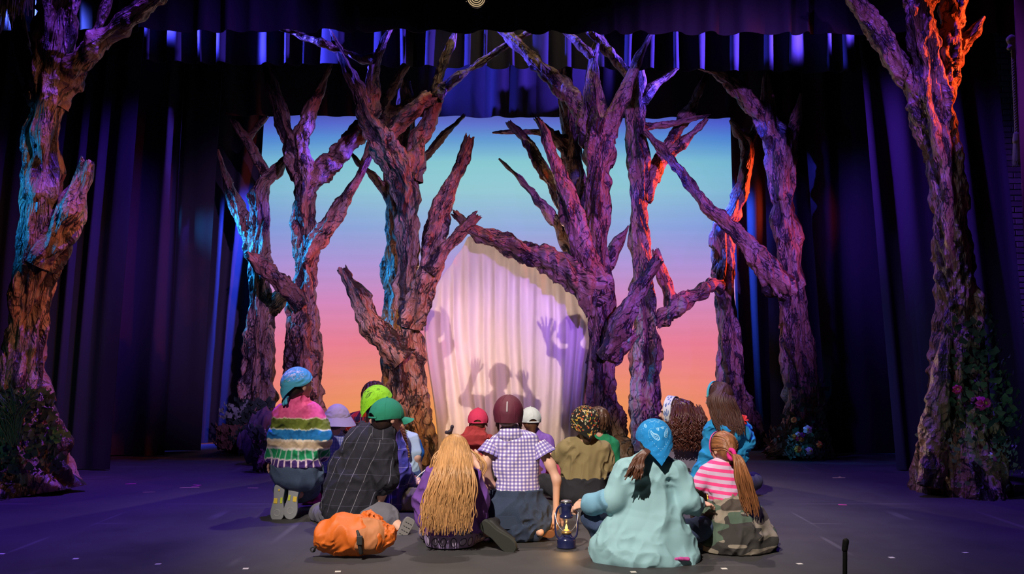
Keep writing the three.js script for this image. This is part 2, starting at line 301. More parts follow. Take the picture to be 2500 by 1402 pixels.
// ------------------------------------------------------------------ drapes
const velvet = phys([0.026, 0.024, 0.034], 0.9, { sheen: 0.3, sheenRoughness: 0.5, sheenColor: new THREE.Color(0.10, 0.10, 0.14), bumpMap: weave, bumpScale: 0.0008 });
function drape(z, xa, xb, yTop, yBottom, { folds = 0.3, amp = 0.06, seed = 1, sharp = 1, ny = 36 }) {
  // xa(t), xb(t): the two edges at height t (0 at the bottom); yBottom(u): the hem
  const width = Math.abs(xb(0.5) - xa(0.5)), nu = Math.max(24, Math.round(width / 0.022)), count = Math.max(1.5, width / folds);
  const g = gridGeo(nu, ny, (u, v) => {
    const t = 1 - v, y0 = typeof yBottom === 'function' ? yBottom(u) : yBottom, y = lerp(y0, yTop, t);
    const h = clamp((y) / 5.5, 0, 1), x = lerp(xa(h), xb(h), u);
    const ph = u * count + noise(u * count * 0.7 + seed * 7, h * 0.6, seed) * 0.9 + noise(u * 3 + seed, h * 1.5, seed * 2) * 0.15;
    let w = Math.sin(ph * 2 * Math.PI); w = sharp > 1 ? Math.sign(w) * Math.pow(Math.abs(w), 1 / sharp) : w;
    const a = amp * (0.65 + 0.7 * noise(u * count * 0.9 + 3, seed, h * 0.8) + 0.35 * (1 - h) * 0.3);
    const dz = w * a + noise(u * 9 + seed, h * 2, 5) * amp * 0.35;
    return V(x + Math.cos(ph * 2 * Math.PI) * a * 0.25 * (u > 0.02 && u < 0.98 ? 1 : 0), y, z + dz);
  }, (u, v, p) => [u * width, p.y]);
  return thicken(g, 0.006, nu, ny);
}
const edge = (d, xTop, yTopPx, xBottom, yBottomPx) => { const a = P(xTop, yTopPx, d), b = P(xBottom, yBottomPx, d), m = (a.x - b.x) / (a.y - b.y); return h => b.x + m * (h * 5.5 - b.y); };
const LEGS = [
  [9.37, edge(9.37, -230, 100, -330, 1143), edge(9.37, 352, 100, 271, 1143), 'dark velvet leg drape behind the leftmost tree, nearest on the left', 0.34, 0.05, 3],
  [10.65, edge(10.65, 110, 250, 60, 1112), edge(10.65, 447, 250, 400, 1112), 'narrow dark violet leg drape, second on the left from the audience', 0.42, 0.05, 5],
  [11.2, edge(11.2, 300, 300, 260, 1100), edge(11.2, 536, 300, 490, 1100), 'black leg drape, third on the left, just downstage of the blue one', 0.36, 0.03, 8],
  [12.2, edge(12.2, 420, 290, 380, 1082), edge(12.2, 643, 290, 594, 1082), 'deep blue lit leg drape along the left edge of the sunset backdrop', 0.27, 0.07, 9],
  [9.37, edge(9.37, 2094, 100, 2190, 1150), edge(9.37, 2431, 110, 2500, 800), 'violet streaked leg drape behind the rightmost tree', 0.46, 0.06, 12],
  [10.9, edge(10.9, 1968, 300, 2024, 1106), edge(10.9, 2330, 300, 2400, 1106), 'dark violet leg drape right of the tree with flowers at its foot', 0.5, 0.05, 14],
  [11.45, edge(11.45, 1866, 300, 1884, 1096), edge(11.45, 2160, 300, 2190, 1096), 'black leg drape between the blue drape and the flowered tree', 0.36, 0.03, 17],
  [12.2, edge(12.2, 1783, 290, 1799, 900), edge(12.2, 2010, 290, 2030, 1082), 'bright blue lit leg drape along the right edge of the sunset backdrop', 0.27, 0.07, 19],
];
for (const [d, a, b, label, folds, amp, seed] of LEGS) solo('leg_drape', drape(-d, a, b, 6.3, 0.012, { folds, amp, seed }), velvet, label, 'curtain', 'leg drapes at the sides of the stage');
const BORDERS = [
  [8.75, -150, 2650, 72, 84, 0.33, 0.075, 21, 'dark pleated border drape across the top of the picture, nearest of three'],
  [10.36, 353, 2093, 151, 177, 0.31, 0.08, 25, 'pleated border drape lit bright blue at both ends, middle of three'],
  [12.0, 430, 1905, 282, 290, 0.5, 0.05, 29, 'black border drape directly above the sunset backdrop'],
];
for (const [d, xl, xr, yl, yr, folds, amp, seed, label] of BORDERS) {
  const a = P(xl, yl, d), b = P(xr, yr, d), yb = u => lerp(a.y, b.y, u) + 0.018 * noise(u * 31, seed, 1);
  solo('border_drape', drape(-d, () => a.x, () => b.x, 7.2, yb, { folds, amp, seed, sharp: 1.5, ny: 14 }), velvet, label, 'curtain', 'border drapes over the stage');
}
// ------------------------------------------------------------------ sunset backdrop, its coloured stage lighting painted in as glow
{
  const stops = [[0, 0.96, 0.62, 0.30], [0.10, 0.96, 0.62, 0.36], [0.19, 0.96, 0.58, 0.46], [0.29, 0.94, 0.52, 0.58], [0.415, 0.86, 0.55, 0.76], [0.54, 0.72, 0.62, 0.87], [0.65, 0.60, 0.70, 0.89], [0.77, 0.60, 0.82, 0.86], [0.855, 0.56, 0.82, 0.86], [0.93, 0.40, 0.62, 0.86], [0.98, 0.38, 0.45, 0.82], [1, 0.36, 0.40, 0.76]];  // colours of the lamp light on the cloth, painted bottom to top
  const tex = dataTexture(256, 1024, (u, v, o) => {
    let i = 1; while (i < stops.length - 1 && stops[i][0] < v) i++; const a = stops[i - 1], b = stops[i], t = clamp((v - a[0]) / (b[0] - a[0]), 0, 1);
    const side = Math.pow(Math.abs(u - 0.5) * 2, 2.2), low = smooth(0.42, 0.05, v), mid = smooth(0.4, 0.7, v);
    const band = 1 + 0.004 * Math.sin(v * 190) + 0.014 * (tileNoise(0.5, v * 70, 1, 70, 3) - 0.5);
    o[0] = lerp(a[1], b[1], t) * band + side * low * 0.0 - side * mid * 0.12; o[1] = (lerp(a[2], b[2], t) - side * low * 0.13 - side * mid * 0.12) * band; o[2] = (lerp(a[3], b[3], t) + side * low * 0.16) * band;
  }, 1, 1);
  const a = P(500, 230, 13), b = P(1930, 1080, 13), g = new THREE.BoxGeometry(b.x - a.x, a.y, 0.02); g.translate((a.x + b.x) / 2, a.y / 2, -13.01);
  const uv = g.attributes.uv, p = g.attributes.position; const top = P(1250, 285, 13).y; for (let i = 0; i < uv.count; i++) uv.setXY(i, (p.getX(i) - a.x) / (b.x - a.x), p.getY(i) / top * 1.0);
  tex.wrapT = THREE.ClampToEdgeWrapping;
  const m = solo('backdrop_painted_glow', g, new THREE.MeshStandardMaterial({ color: 0x101010, roughness: 0.9, emissive: 0xffffff, emissiveMap: tex, emissiveIntensity: 0.92 }), 'cyclorama backdrop filling the back of the stage, its sunset lighting painted in as glow, blue above and orange below', 'backdrop');
}

// ------------------------------------------------------------------ leaves and silk flowers that dress the trees
function leafShape(w, l) { const g = new THREE.BufferGeometry(); g.setAttribute('position', new THREE.Float32BufferAttribute([0, 0, 0, -w, l * 0.4, 0.12 * l, 0, l * 0.45, 0, w, l * 0.4, 0.12 * l, -w * 0.6, l * 0.75, 0.05 * l, w * 0.6, l * 0.75, 0.05 * l, 0, l, -0.1 * l], 3)); g.setAttribute('uv', new THREE.Float32BufferAttribute(new Float32Array(14), 2)); g.setIndex([0, 2, 1, 0, 3, 2, 1, 2, 4, 2, 3, 5, 2, 6, 4, 2, 5, 6]); g.computeVertexNormals(); return g; }
function leaves(parent, name, mat, n, d, [x0, y0, r0], [x1, y1, r1], seed, size, { spread = 2.6, push = 0, narrow = 0.42, hang = 0.2 } = {}) {
  const r = rng(seed), out = [], m = new THREE.Matrix4(), q = new THREE.Quaternion();
  for (let i = 0; i < n; i++) {
    const t = r(), c = P(lerp(x0, x1, t), lerp(y0, y1, t), d), rad = lerp(r0, r1, t) * perPx(d) * (0.95 + 0.2 * r()) + push * r(), a = (r() - 0.5) * spread, l = size * (0.6 + r() * 0.8), g = leafShape(l * narrow, l);
    q.setFromEuler(new THREE.Euler(-0.3 - r() * 1.6 * hang + 0.9, a + (r() - 0.5) * 1.6, (r() - 0.5) * 3.6, 'YXZ')); m.compose(V(c.x + Math.sin(a) * rad, Math.max(0.01, c.y), c.z + Math.cos(a) * rad), q, V(1, 1, 1)); g.applyMatrix4(m); out.push(g);
  }
  const p = mesh(name, merge(out), mat, parent); p.userData.kind = 'stuff'; return p;
}
function flower(parent, x, y, d, rad, n, mat, centre, label, tilt = 0.5) {
  const c = P(x, y, d), out = [], r = rng(Math.round(x * 7 + y)); const rr = rad * perPx(d);
  for (let i = 0; i < n; i++) { const g = leafShape(rr * 0.42, rr * 1.05); g.rotateX(-0.35 - 0.3 * r()); g.rotateZ(i / n * 2 * Math.PI + r() * 0.25); out.push(g); }
  if (n > 6) for (let i = 0; i < n; i++) { const g = leafShape(rr * 0.32, rr * 0.62); g.rotateX(0.5); g.rotateZ(i / n * 2 * Math.PI + 0.4); g.translate(0, 0, rr * 0.12); out.push(g); }
  const g = merge(out); g.rotateX(-tilt); g.rotateY((r() - 0.5) * 0.8); g.translate(c.x, c.y, c.z); const f = mesh('flower', g, mat, parent, label);
  const s = new THREE.SphereGeometry(rr * 0.24, 8, 6); s.translate(c.x, c.y, c.z + rr * 0.12); mesh('flower_centre', s, centre, f); return f;
}
const LEAF = { dark: std([0.035, 0.075, 0.045], 0.6, { side: THREE.DoubleSide }), mid: std([0.09, 0.17, 0.08], 0.6, { side: THREE.DoubleSide }), pale: std([0.26, 0.36, 0.27], 0.65, { side: THREE.DoubleSide }), brown: std([0.20, 0.12, 0.075], 0.8, { side: THREE.DoubleSide }), lime: std([0.22, 0.36, 0.08], 0.6, { side: THREE.DoubleSide }) };
const petal = rgb => std(rgb, 0.6, { side: THREE.DoubleSide });
const PETAL = { white: petal([0.75, 0.7, 0.74]), yellow: petal([0.75, 0.55, 0.04]), orange: petal([0.8, 0.24, 0.02]), magenta: petal([0.6, 0.03, 0.25]), violet: petal([0.28, 0.06, 0.3]), red: petal([0.5, 0.02, 0.08]), gold: std([0.55, 0.4, 0.05], 0.7) };
function dressLeft(t) {
  leaves(t, 'ivy', LEAF.mid, 260, 7.88, [62, 950, 52], [70, 1100, 86], 5, 0.055, { push: 0.06 });
  leaves(t, 'ivy', LEAF.dark, 420, 7.88, [62, 960, 52], [70, 1150, 96], 6, 0.06, { push: 0.05 });
  leaves(t, 'ivy', LEAF.lime, 40, 7.75, [140, 1055, 14], [150, 1075, 14], 7, 0.045, { push: 0.03 });
  const r = rng(4), b = []; for (let i = 0; i < 70; i++) { const p = P(5 + r() * 40, 1090 - r() * 30, 7.45), a = (r() - 0.6) * 1.6, l = 0.25 + r() * 0.3; b.push(tubeGeo([p, p.clone().add(V(Math.sin(a) * l * 0.4, l * 0.6, 0.03)), p.clone().add(V(Math.sin(a) * l * 1.0, l * (0.7 + 0.3 * r()), 0.06))], [0.004, 0.004, 0.0008], { step: 0.05, sides: 4 })); } const g = mesh('grass_tuft', merge(b), LEAF.dark, t); g.userData.kind = 'stuff';
}
function dressRight(t) {
  leaves(t, 'ivy', LEAF.mid, 110, 7.88, [2355, 890, 66], [2375, 1030, 84], 15, 0.06, { push: 0.05, spread: 1.9 });
  leaves(t, 'ivy', LEAF.dark, 190, 7.88, [2350, 780, 60], [2385, 1080, 92], 16, 0.055, { push: 0.04, spread: 2.0 });
  leaves(t, 'moss', LEAF.pale, 120, 7.86, [2340, 1060, 96], [2365, 1180, 112], 17, 0.04, { push: 0.02 });
  flower(t, 2404, 984, 7.5, 22, 9, PETAL.magenta, PETAL.gold, 'deep pink silk flower', 0.1); flower(t, 2338, 951, 7.55, 14, 7, PETAL.red, PETAL.gold, 'dull red silk flower', 0.1); flower(t, 2422, 1112, 7.5, 9, 5, PETAL.white, PETAL.gold, 'small white silk flower', 0.2);
  for (const [x, y] of [[2455, 984], [2430, 1005]]) { const a = P(2395, 1000, 7.6), b = P(x, y, 7.55); mesh('twig', tubeGeo([a, a.clone().lerp(b, 0.5).add(V(0, 0.02, 0)), b], [0.004, 0.003, 0.002], { step: 0.03, sides: 5 }), LEAF.mid, t); leaves(t, 'sprig', LEAF.mid, 12, 7.5, [x - 6, y - 4, 3], [x + 8, y + 6, 3], x, 0.06); }
}
function dressFlowers(t) {
  leaves(t, 'ivy', LEAF.dark, 130, 10.6, [1962, 930, 40], [1955, 1085, 62], 25, 0.06, { push: 0.05, spread: 1.8 });
  leaves(t, 'gypsophila', LEAF.pale, 420, 10.42, [1952, 1062, 26], [1955, 1112, 42], 26, 0.032, { push: 0.08, spread: 2.2, narrow: 0.35 });
  leaves(t, 'greenery', LEAF.mid, 260, 10.45, [1960, 1050, 30], [1965, 1112, 56], 27, 0.06, { push: 0.05, spread: 2.4 });
  leaves(t, 'dry_leaves', LEAF.brown, 140, 10.5, [1920, 1040, 26], [1900, 1090, 30], 28, 0.06, { push: 0.04 });
  for (const [x, y, rad, n, m, lab] of [[1939, 1026, 9, 9, 'orange', 'orange silk flower highest on the tree foot'], [1972, 1049, 13, 6, 'white', 'white silk lily'], [1949, 1060, 8, 5, 'white'], [1961, 1062, 8, 7, 'violet', 'dark violet silk flower'], [1941, 1066, 8, 6, 'yellow'], [1949, 1071, 7, 6, 'magenta', 'magenta silk flower'], [1957, 1073, 8, 6, 'yellow'], [1950, 1097, 11, 9, 'yellow', 'yellow silk rose'], [1979, 1101, 13, 6, 'white', 'lower white silk lily'], [2004, 1086, 11, 6, 'orange', 'orange silk tulip']]) flower(t, x, y, 10.1, rad, n, PETAL[m], PETAL.gold, lab, 0.15);
}
function dressBack(t) {
  leaves(t, 'ivy', LEAF.dark, 380, 11.2, [628, 980, 34], [610, 1090, 60], 35, 0.07, { push: 0.06 });
  leaves(t, 'fallen_leaves', LEAF.brown, 260, 11.15, [590, 1040, 40], [585, 1092, 40], 36, 0.07, { push: 0.05 });
  leaves(t, 'ivy', LEAF.pale, 60, 11.1, [585, 985, 24], [570, 1020, 22], 37, 0.06, { push: 0.05 });
}

// ------------------------------------------------------------------ trees of crumpled paper
const barkMap = dataTexture(1024, 1024, (u, v, o) => {
  let n = 0, f = 5; for (let k = 0; k < 5; k++, f *= 2) n += (tileNoise(u * f, v * f, f, f, 101 + k) - 0.5) / (k + 1);
  const wv = tileNoise(u * 7, v * 5, 7, 5, 130) * 0.6 + tileNoise(u * 19, v * 13, 19, 13, 131) * 0.25;
  const ridge = (fu, fv, sd) => 1 - Math.abs(tileNoise(u * fu + wv * 3, v * fv + wv * 2, fu, fv, sd) * 2 - 1);
  const streak = Math.max(ridge(11, 5, 140), ridge(22, 10, 150) * 0.98), fine = tileNoise(u * 120, v * 44, 120, 44, 152), where = tileNoise(u * 6 + wv, v * 4, 6, 4, 160);
  const black = clamp(smooth(0.76, 0.93, streak - 0.14 * (1 - where) + 0.1 * (fine - 0.5)) + smooth(0.56, 0.64, where * 0.78 + fine * 0.2) * 0.85, 0, 1), pale = smooth(0.56, 0.70, tileNoise(u * 8 + 3, v * 6 + wv, 8, 6, 170) * 0.6 + tileNoise(u * 60, v * 24, 60, 24, 171) * 0.4);
  const g = tileNoise(u * 256, v * 256, 256, 256, 180) - 0.5;
  let r = 0.68 + n * 0.14 + g * 0.05, gg = 0.53 + n * 0.12 + g * 0.05, b = 0.405 + n * 0.09 + g * 0.04;
  r = lerp(r, 0.74, pale * 0.55); gg = lerp(gg, 0.69, pale * 0.55); b = lerp(b, 0.64, pale * 0.55);
  r = lerp(r, 0.10, black * 0.9); gg = lerp(gg, 0.085, black * 0.9); b = lerp(b, 0.08, black * 0.9);
  o[0] = r; o[1] = gg; o[2] = b;
}, 0.9, 0.9);
const barkBump = dataTexture(1024, 1024, (u, v, o) => {
  let h = 0, f = 8, a = 1; for (let k = 0; k < 4; k++, f *= 2, a *= 0.5) h += a * Math.pow(1 - Math.abs(tileNoise(u * f + 0.8 * tileNoise(u * 7, v * 7, 7, 7, 9 + k), v * f * 0.75 + 0.6 * tileNoise(u * 5, v * 5, 5, 5, 19 + k), f, f * 0.75, 200 + k) * 2 - 1), 1.6);
  o[0] = o[1] = o[2] = h / 2.2;
}, 0.62, 0.8, false);
const barkMat = new THREE.MeshPhysicalMaterial({ map: barkMap, bumpMap: barkBump, bumpScale: 0.03, roughness: 0.48, vertexColors: true, sheen: 0.0 });
function creases(seed) {       // sharp folds in many directions, as in crumpled paper
  const r = rng(seed * 977 + 5), dirs = [];
  for (let i = 0; i < 8; i++) { const a = r() * 6.28, e = (r() - 0.5) * (i < 4 ? 0.35 : 1.1), l = Math.hypot(1, e), f = [3.2, 4.6, 6, 8, 10, 13, 17, 22][i] * (0.85 + r() * 0.3); dirs.push([Math.cos(a) / l * f, e / l * f, Math.sin(a) / l * f, r() * 9, [0.20, 0.20, 0.20, 0.21, 0.22, 0.22, 0.19, 0.16][i] / f]); }
  return (x, y, z) => { const w = noise(x * 2.1 + seed, y * 0.9, z * 2.1) * 1.5, w2 = noise(x * 6 + seed, y * 2.4, z * 6) * 0.35; let s = 0; for (const d of dirs) { const t = x * d[0] + y * d[1] + z * d[2] + d[3] + w + w2 * 0.6; s += d[4] * (Math.abs(t - Math.floor(t) - 0.5) * 4 - 1); } return s; };
}
function tree(name, label, d0, seed, trunk, limbs, { group, rough = 1, tone = 1, extra } = {}) {
  const t = thing(name, label, 'tree', group), fold = creases(seed), r = rng(seed * 31 + 7);
  const tint = (q, s) => { const a = 0.75 + 0.5 * noise(q.x * 2.3 + seed, q.y * 1.7, q.z * 2.3), b = noise(q.x * 5 + 7, q.y * 4 + seed, q.z * 5), g = 0.25 + 0.5 * noise(q.x * 1.3, q.y * 1.1 + seed * 3, q.z * 1.3); const k = clamp(a + b * 0.18, 0.4, 1.15) * tone; return [k, k * lerp(1, 1.06, g), k * lerp(0.9, 1.2, g)]; };
  const build = (pts, part, k) => {
    const P3 = [], R = []; let wander = 0;
    pts.forEach(([x, y, rad, dd], i) => { if (part === 'limb') wander += i ? (r() - 0.5) * 0.16 : 0; const d = d0 + (dd ?? wander); P3.push(P(x, y, d)); R.push(rad * perPx(d)); });
    if (part === 'trunk') P3[0].y = 0.0;
    const sheet = 0.28 + r() * 0.2, ph = r() * 5, lob = r() * 6;
    const swell = (q, s, a, rad, u) => {
      const amp = clamp(rad / 0.11, 0.25, 1.35) * rough, edgeNoise = 0.09 * noise(Math.cos(a) * 1.6 + ph, Math.sin(a) * 1.6, s * 2 + seed) + 0.03 * noise(Math.cos(a) * 6, Math.sin(a) * 6, seed);
      let f = (s + edgeNoise) / sheet + ph; f -= Math.floor(f);
      const lip = smooth(-0.1, 0.35, noise(Math.cos(a) * 1.1 + seed, Math.sin(a) * 1.1 + ph, s * 0.9)), step = (f < 0.05 ? 1 - f / 0.05 * 0.1 : (1 - f)) * 0.022 * lip * amp;
      const root = part === 'trunk' ? Math.exp(-s / 0.3) * rad * 0.16 * Math.sin(a * 3 + lob) : 0;
      return fold(q.x, q.y, q.z) * 0.36 * amp + step + root + rad * 0.12 * noise(q.x * 3.1 + seed, q.y * 1.6, q.z * 3.1) - 0.012 * amp;
    };
    const tip = R.at(-1), g = tubeGeo(P3, R, { swell, hollow: tip > 0.022, jag: tip > 0.022 ? 0.06 : 0, color: tint });
    return mesh(part === 'limb' ? 'branch' : 'trunk', g, barkMat, t);
  };
  build(trunk, 'trunk');
  limbs.forEach((l, i) => build(l, 'limb', i));
  if (extra) extra(t);
  return settle(t, V(P(trunk[0][0], trunk[0][1], d0).x, 0, -d0));
}
const TREES = 'crumpled paper trees of the forest set';
tree('paper_tree', 'tall leftmost crumpled paper tree, cyan on its left side, with a cut stump branch', 7.88, 1,
  [[78, 1197, 108], [70, 1110, 86], [62, 1020, 64], [60, 940, 50], [66, 857, 42], [68, 772, 45], [88, 657, 52], [98, 557, 40], [104, 440, 41], [101, 348, 38], [108, 278, 36], [118, 205, 46], [135, 116, 46], [144, 0, 46], [150, -130, 42]],
  [[[112, 270, 30], [78, 210, 27], [58, 130, 24], [44, 60, 17], [30, -60, 12]], [[125, 245, 34], [162, 195, 32], [212, 128, 27], [280, 70, 25], [365, 5, 21], [460, -70, 17]], [[215, 125, 18], [245, 50, 11], [275, -30, 9]], [[100, 650, 42, -0.05], [128, 600, 38, -0.05], [167, 524, 33, -0.05], [199, 445, 23, -0.05], [214, 392, 16, -0.05]], [[30, 1190, 40, -0.1], [22, 1080, 34, -0.1], [14, 960, 24, -0.1], [8, 865, 10, -0.1]]],
  { group: TREES, extra: dressLeft });
tree('paper_tree', 'tall rightmost crumpled paper tree with an orange red lit fork', 7.88, 2,
  [[2352, 1192, 112], [2348, 1100, 94], [2340, 1010, 78], [2338, 930, 66], [2340, 829, 58], [2338, 714, 49], [2332, 650, 45], [2322, 533, 41], [2306, 417, 41], [2288, 325, 44], [2276, 255, 46], [2262, 162, 34], [2244, 60, 38], [2238, -120, 38]],
  [[[2285, 320, 38], [2255, 262, 32], [2213, 186, 30], [2162, 100, 29], [2110, 30, 24], [2060, -50, 20]], [[2280, 290, 34], [2302, 215, 28], [2340, 122, 24], [2380, 75, 15], [2402, 42, 6]], [[2300, 230, 26], [2315, 120, 30], [2330, 20, 30], [2345, -100, 26]], [[2268, 1190, 30, -0.25], [2285, 1060, 30, -0.2], [2298, 930, 24, -0.2], [2312, 820, 14, -0.15]]],
  { group: TREES, extra: dressRight });
tree('paper_tree', 'slender paper tree in front of the left blue drape, leaves heaped at its foot', 11.3, 3,
  [[612, 1096, 64], [618, 1040, 52], [630, 957, 40], [633, 835, 34], [630, 713, 28], [634, 600, 24], [637, 540, 21], [634, 485, 21], [645, 447, 18], [662, 430, 16], [694, 393, 11], [712, 370, 9]],
  [[[630, 640, 24], [610, 565, 24], [578, 502, 18], [553, 430, 11], [531, 366, 4]], [[655, 445, 15], [648, 425, 13], [604, 344, 11], [580, 312, 8], [560, 286, 4]], [[604, 344, 9], [628, 310, 8], [652, 284, 6]], [[628, 810, 30], [652, 765, 27], [682, 722, 23], [715, 690, 18]]],
  { group: TREES, extra: dressBack });
tree('paper_tree', 'leaning forked paper tree behind the child in the tie dye top, cyan edged', 10.8, 4,
  [[742, 1108, 58], [740, 1000, 52], [739, 895, 47], [740, 794, 40], [745, 733, 31], [745, 631, 26], [739, 571, 25], [742, 485, 26], [744, 440, 31], [730, 395, 31], [708, 345, 24], [693, 305, 21], [669, 228, 18], [652, 164, 10], [646, 150, 8]],
  [[[740, 420, 26], [738, 350, 22], [758, 275, 17], [782, 222, 14], [799, 175, 8], [810, 150, 4]], [[738, 470, 26], [770, 430, 26], [808, 396, 26], [852, 350, 25], [884, 316, 23, 0.2], [940, 287, 22, 0.5], [1000, 258, 19, 0.6], [1040, 236, 15, 0.7]], [[920, 285, 17, 0.45], [950, 235, 16, 0.4], [975, 190, 13, 0.4], [1004, 148, 7, 0.4]], [[748, 640, 24], [775, 590, 24], [814, 532, 20], [852, 470, 13], [886, 417, 10], [906, 376, 7]], [[738, 750, 26, -0.2], [706, 712, 24, -0.25], [660, 668, 20, -0.3], [612, 626, 15, -0.3]]],
  { group: TREES });
tree('paper_tree', 'dark slim paper tree half hidden behind the left post of the tent', 11.45, 5,
  [[958, 1088, 40], [960, 900, 30], [964, 720, 28], [964, 560, 26], [966, 470, 25], [975, 400, 24], [986, 330, 24], [990, 270, 20], [988, 200, 14]],
  [[[962, 520, 16], [942, 470, 13], [912, 432, 10], [882, 404, 8], [860, 377, 4]], [[985, 440, 16], [1035, 385, 11], [1085, 330, 9], [1132, 283, 5]], [[880, 404, 7], [892, 380, 7], [900, 350, 6]]],
  { group: TREES });
tree('paper_tree', 'big forked paper tree forming the left post of the sheet tent', 10.0, 6,
  [[1010, 1124, 64], [1008, 1060, 58], [1000, 990, 52], [995, 936, 48], [988, 880, 47], [998, 800, 36], [994, 672, 26], [995, 590, 25], [992, 528, 27], [990, 455, 33], [972, 410, 34], [942, 365, 34], [915, 320, 30], [895, 285, 25], [880, 235, 20], [857, 186, 16], [838, 145, 12], [822, 112, 9], [805, 70, 5]],
  [[[902, 295, 22], [906, 240, 20], [908, 186, 18], [920, 140, 14], [940, 98, 10], [953, 70, 6]], [[826, 122, 11], [780, 104, 11], [740, 90, 10], [705, 76, 6], [674, 66, 4]], [[915, 145, 13], [885, 145, 11], [850, 128, 11], [822, 116, 11]],
   [[1000, 440, 28], [1012, 380, 25], [1032, 325, 21], [1046, 290, 21], [1058, 240, 22], [1074, 180, 14], [1096, 122, 10], [1112, 76, 7]], [[1062, 240, 18], [1084, 214, 15], [1116, 190, 11], [1180, 148, 9], [1240, 108, 9], [1312, 66, 6]], [[938, 340, 24], [965, 308, 21], [1000, 274, 21], [1052, 236, 19]],
   [[1005, 800, 34, -0.1], [1028, 720, 30, -0.15], [1050, 640, 31, -0.15], [1066, 570, 28, -0.15], [1082, 500, 25, -0.15], [1116, 421, 19, -0.15], [1146, 333, 12, -0.15]], [[1050, 665, 24, -0.2], [1085, 608, 19, -0.25], [1120, 568, 15, -0.25], [1168, 526, 12, -0.25]], [[985, 880, 44, -0.1], [945, 836, 37, -0.12], [905, 780, 29, -0.15], [868, 715, 21, -0.18], [836, 656, 13, -0.2]]],
  { group: TREES });
tree('paper_tree', 'big forked violet lit paper tree forming the right post of the sheet tent', 10.0, 7,
  [[1490, 1118, 62], [1478, 1040, 50], [1468, 960, 38], [1466, 880, 34], [1467, 800, 31], [1466, 720, 30], [1464, 640, 28], [1462, 570, 27], [1459, 500, 28], [1459, 421, 30], [1462, 351, 36], [1456, 300, 34], [1447, 240, 22], [1445, 189, 17], [1449, 138, 11], [1456, 105, 8]],
  [[[1455, 350, 32], [1436, 300, 26], [1408, 257, 24], [1366, 208, 22], [1330, 172, 20], [1268, 113, 15], [1222, 72, 11]], [[1475, 340, 30], [1497, 290, 25], [1523, 221, 18], [1551, 157, 12], [1575, 110, 8], [1590, 80, 5]], [[1533, 190, 13], [1508, 150, 13], [1475, 112, 14], [1442, 72, 15]], [[1450, 145, 11], [1420, 112, 11], [1392, 88, 9], [1364, 69, 5]],
   [[1462, 720, 30, -0.2], [1432, 625, 28, -0.25], [1398, 515, 26, -0.25], [1365, 435, 21, -0.25], [1338, 351, 14, -0.25], [1318, 294, 7, -0.25]], [[1410, 560, 22, 0.1], [1375, 490, 19, 0.15], [1336, 428, 17, 0.2], [1290, 350, 14, 0.25], [1240, 298, 7, 0.3]],
   [[1470, 690, 34, -0.1], [1440, 700, 42, -0.2], [1400, 675, 36, -0.25], [1340, 635, 30, -0.25], [1270, 608, 27, -0.22], [1205, 584, 22, -0.2], [1160, 565, 19, -0.2], [1112, 520, 11, -0.1]], [[1450, 690, 22, -0.22], [1436, 730, 26, -0.24], [1440, 775, 10, -0.24]],
   [[1470, 660, 20, 0.1], [1492, 625, 17, 0.15], [1514, 588, 14, 0.2], [1534, 552, 4, 0.25]], [[1480, 870, 26, -0.15], [1508, 805, 27, -0.3], [1545, 735, 25, -0.4], [1580, 675, 20, -0.45], [1608, 632, 14, -0.5]], [[1482, 900, 18, 0.1], [1512, 865, 17, 0.2], [1550, 815, 15, 0.3]]],
  { group: TREES });
tree('paper_tree', 'dark paper tree behind the right post of the tent, twigs reaching left', 11.45, 8,
  [[1425, 1086, 40], [1420, 900, 30], [1418, 700, 28], [1415, 600, 27], [1410, 513, 26], [1399, 421, 26], [1396, 340, 25], [1392, 290, 24], [1384, 235, 23], [1376, 160, 22]],
  [[[1402, 400, 18], [1375, 360, 15], [1340, 325, 12], [1308, 288, 8]], [[1398, 345, 14], [1372, 337, 13], [1320, 324, 9], [1260, 322, 6], [1203, 324, 4]], [[1415, 640, 24], [1378, 572, 21], [1345, 528, 17], [1312, 488, 13], [1272, 440, 8], [1218, 388, 3]]],
  { group: TREES });
tree('paper_tree', 'straight paper trunk right of the tent, standing before the sunset', 11.4, 9,
  [[1578, 1090, 46], [1578, 1000, 41], [1578, 922, 37], [1575, 798, 29], [1568, 674, 26], [1565, 606, 24], [1560, 513, 24], [1559, 421, 26], [1553, 328, 24], [1551, 259, 22], [1560, 200, 16], [1556, 150, 14]],
  [[[1560, 255, 14], [1582, 226, 12], [1615, 196, 9], [1655, 167, 5]], [[1572, 490, 20], [1590, 440, 18], [1625, 374, 16], [1652, 325, 17], [1678, 280, 15], [1702, 230, 10], [1724, 182, 5]], [[1540, 314, 16], [1590, 308, 11], [1650, 300, 8], [1728, 282, 5]], [[1626, 385, 14], [1660, 355, 13], [1698, 318, 11], [1726, 290, 7]]],
  { group: TREES });
tree('paper_tree', 'paper tree beside the right blue drape with a glowing red flank', 11.72, 10,
  [[1815, 1088, 58], [1808, 1046, 50], [1790, 960, 38], [1784, 922, 34], [1779, 840, 30], [1771, 757, 26], [1767, 680, 26], [1765, 620, 27], [1764, 565, 26], [1790, 520, 20], [1812, 460, 17], [1828, 400, 17], [1826, 352, 19], [1806, 326, 12], [1792, 308, 8], [1783, 294, 4]],
  [[[1826, 360, 16], [1838, 325, 11], [1846, 300, 6]], [[1762, 700, 18, -0.1], [1742, 693, 15, -0.2], [1690, 728, 18, -0.3], [1650, 748, 24, -0.35], [1622, 775, 25, -0.35], [1604, 796, 12, -0.3]], [[1640, 752, 22, -0.35], [1630, 705, 17, -0.3], [1612, 655, 12, -0.2], [1600, 612, 10, -0.1]]],
  { group: TREES });
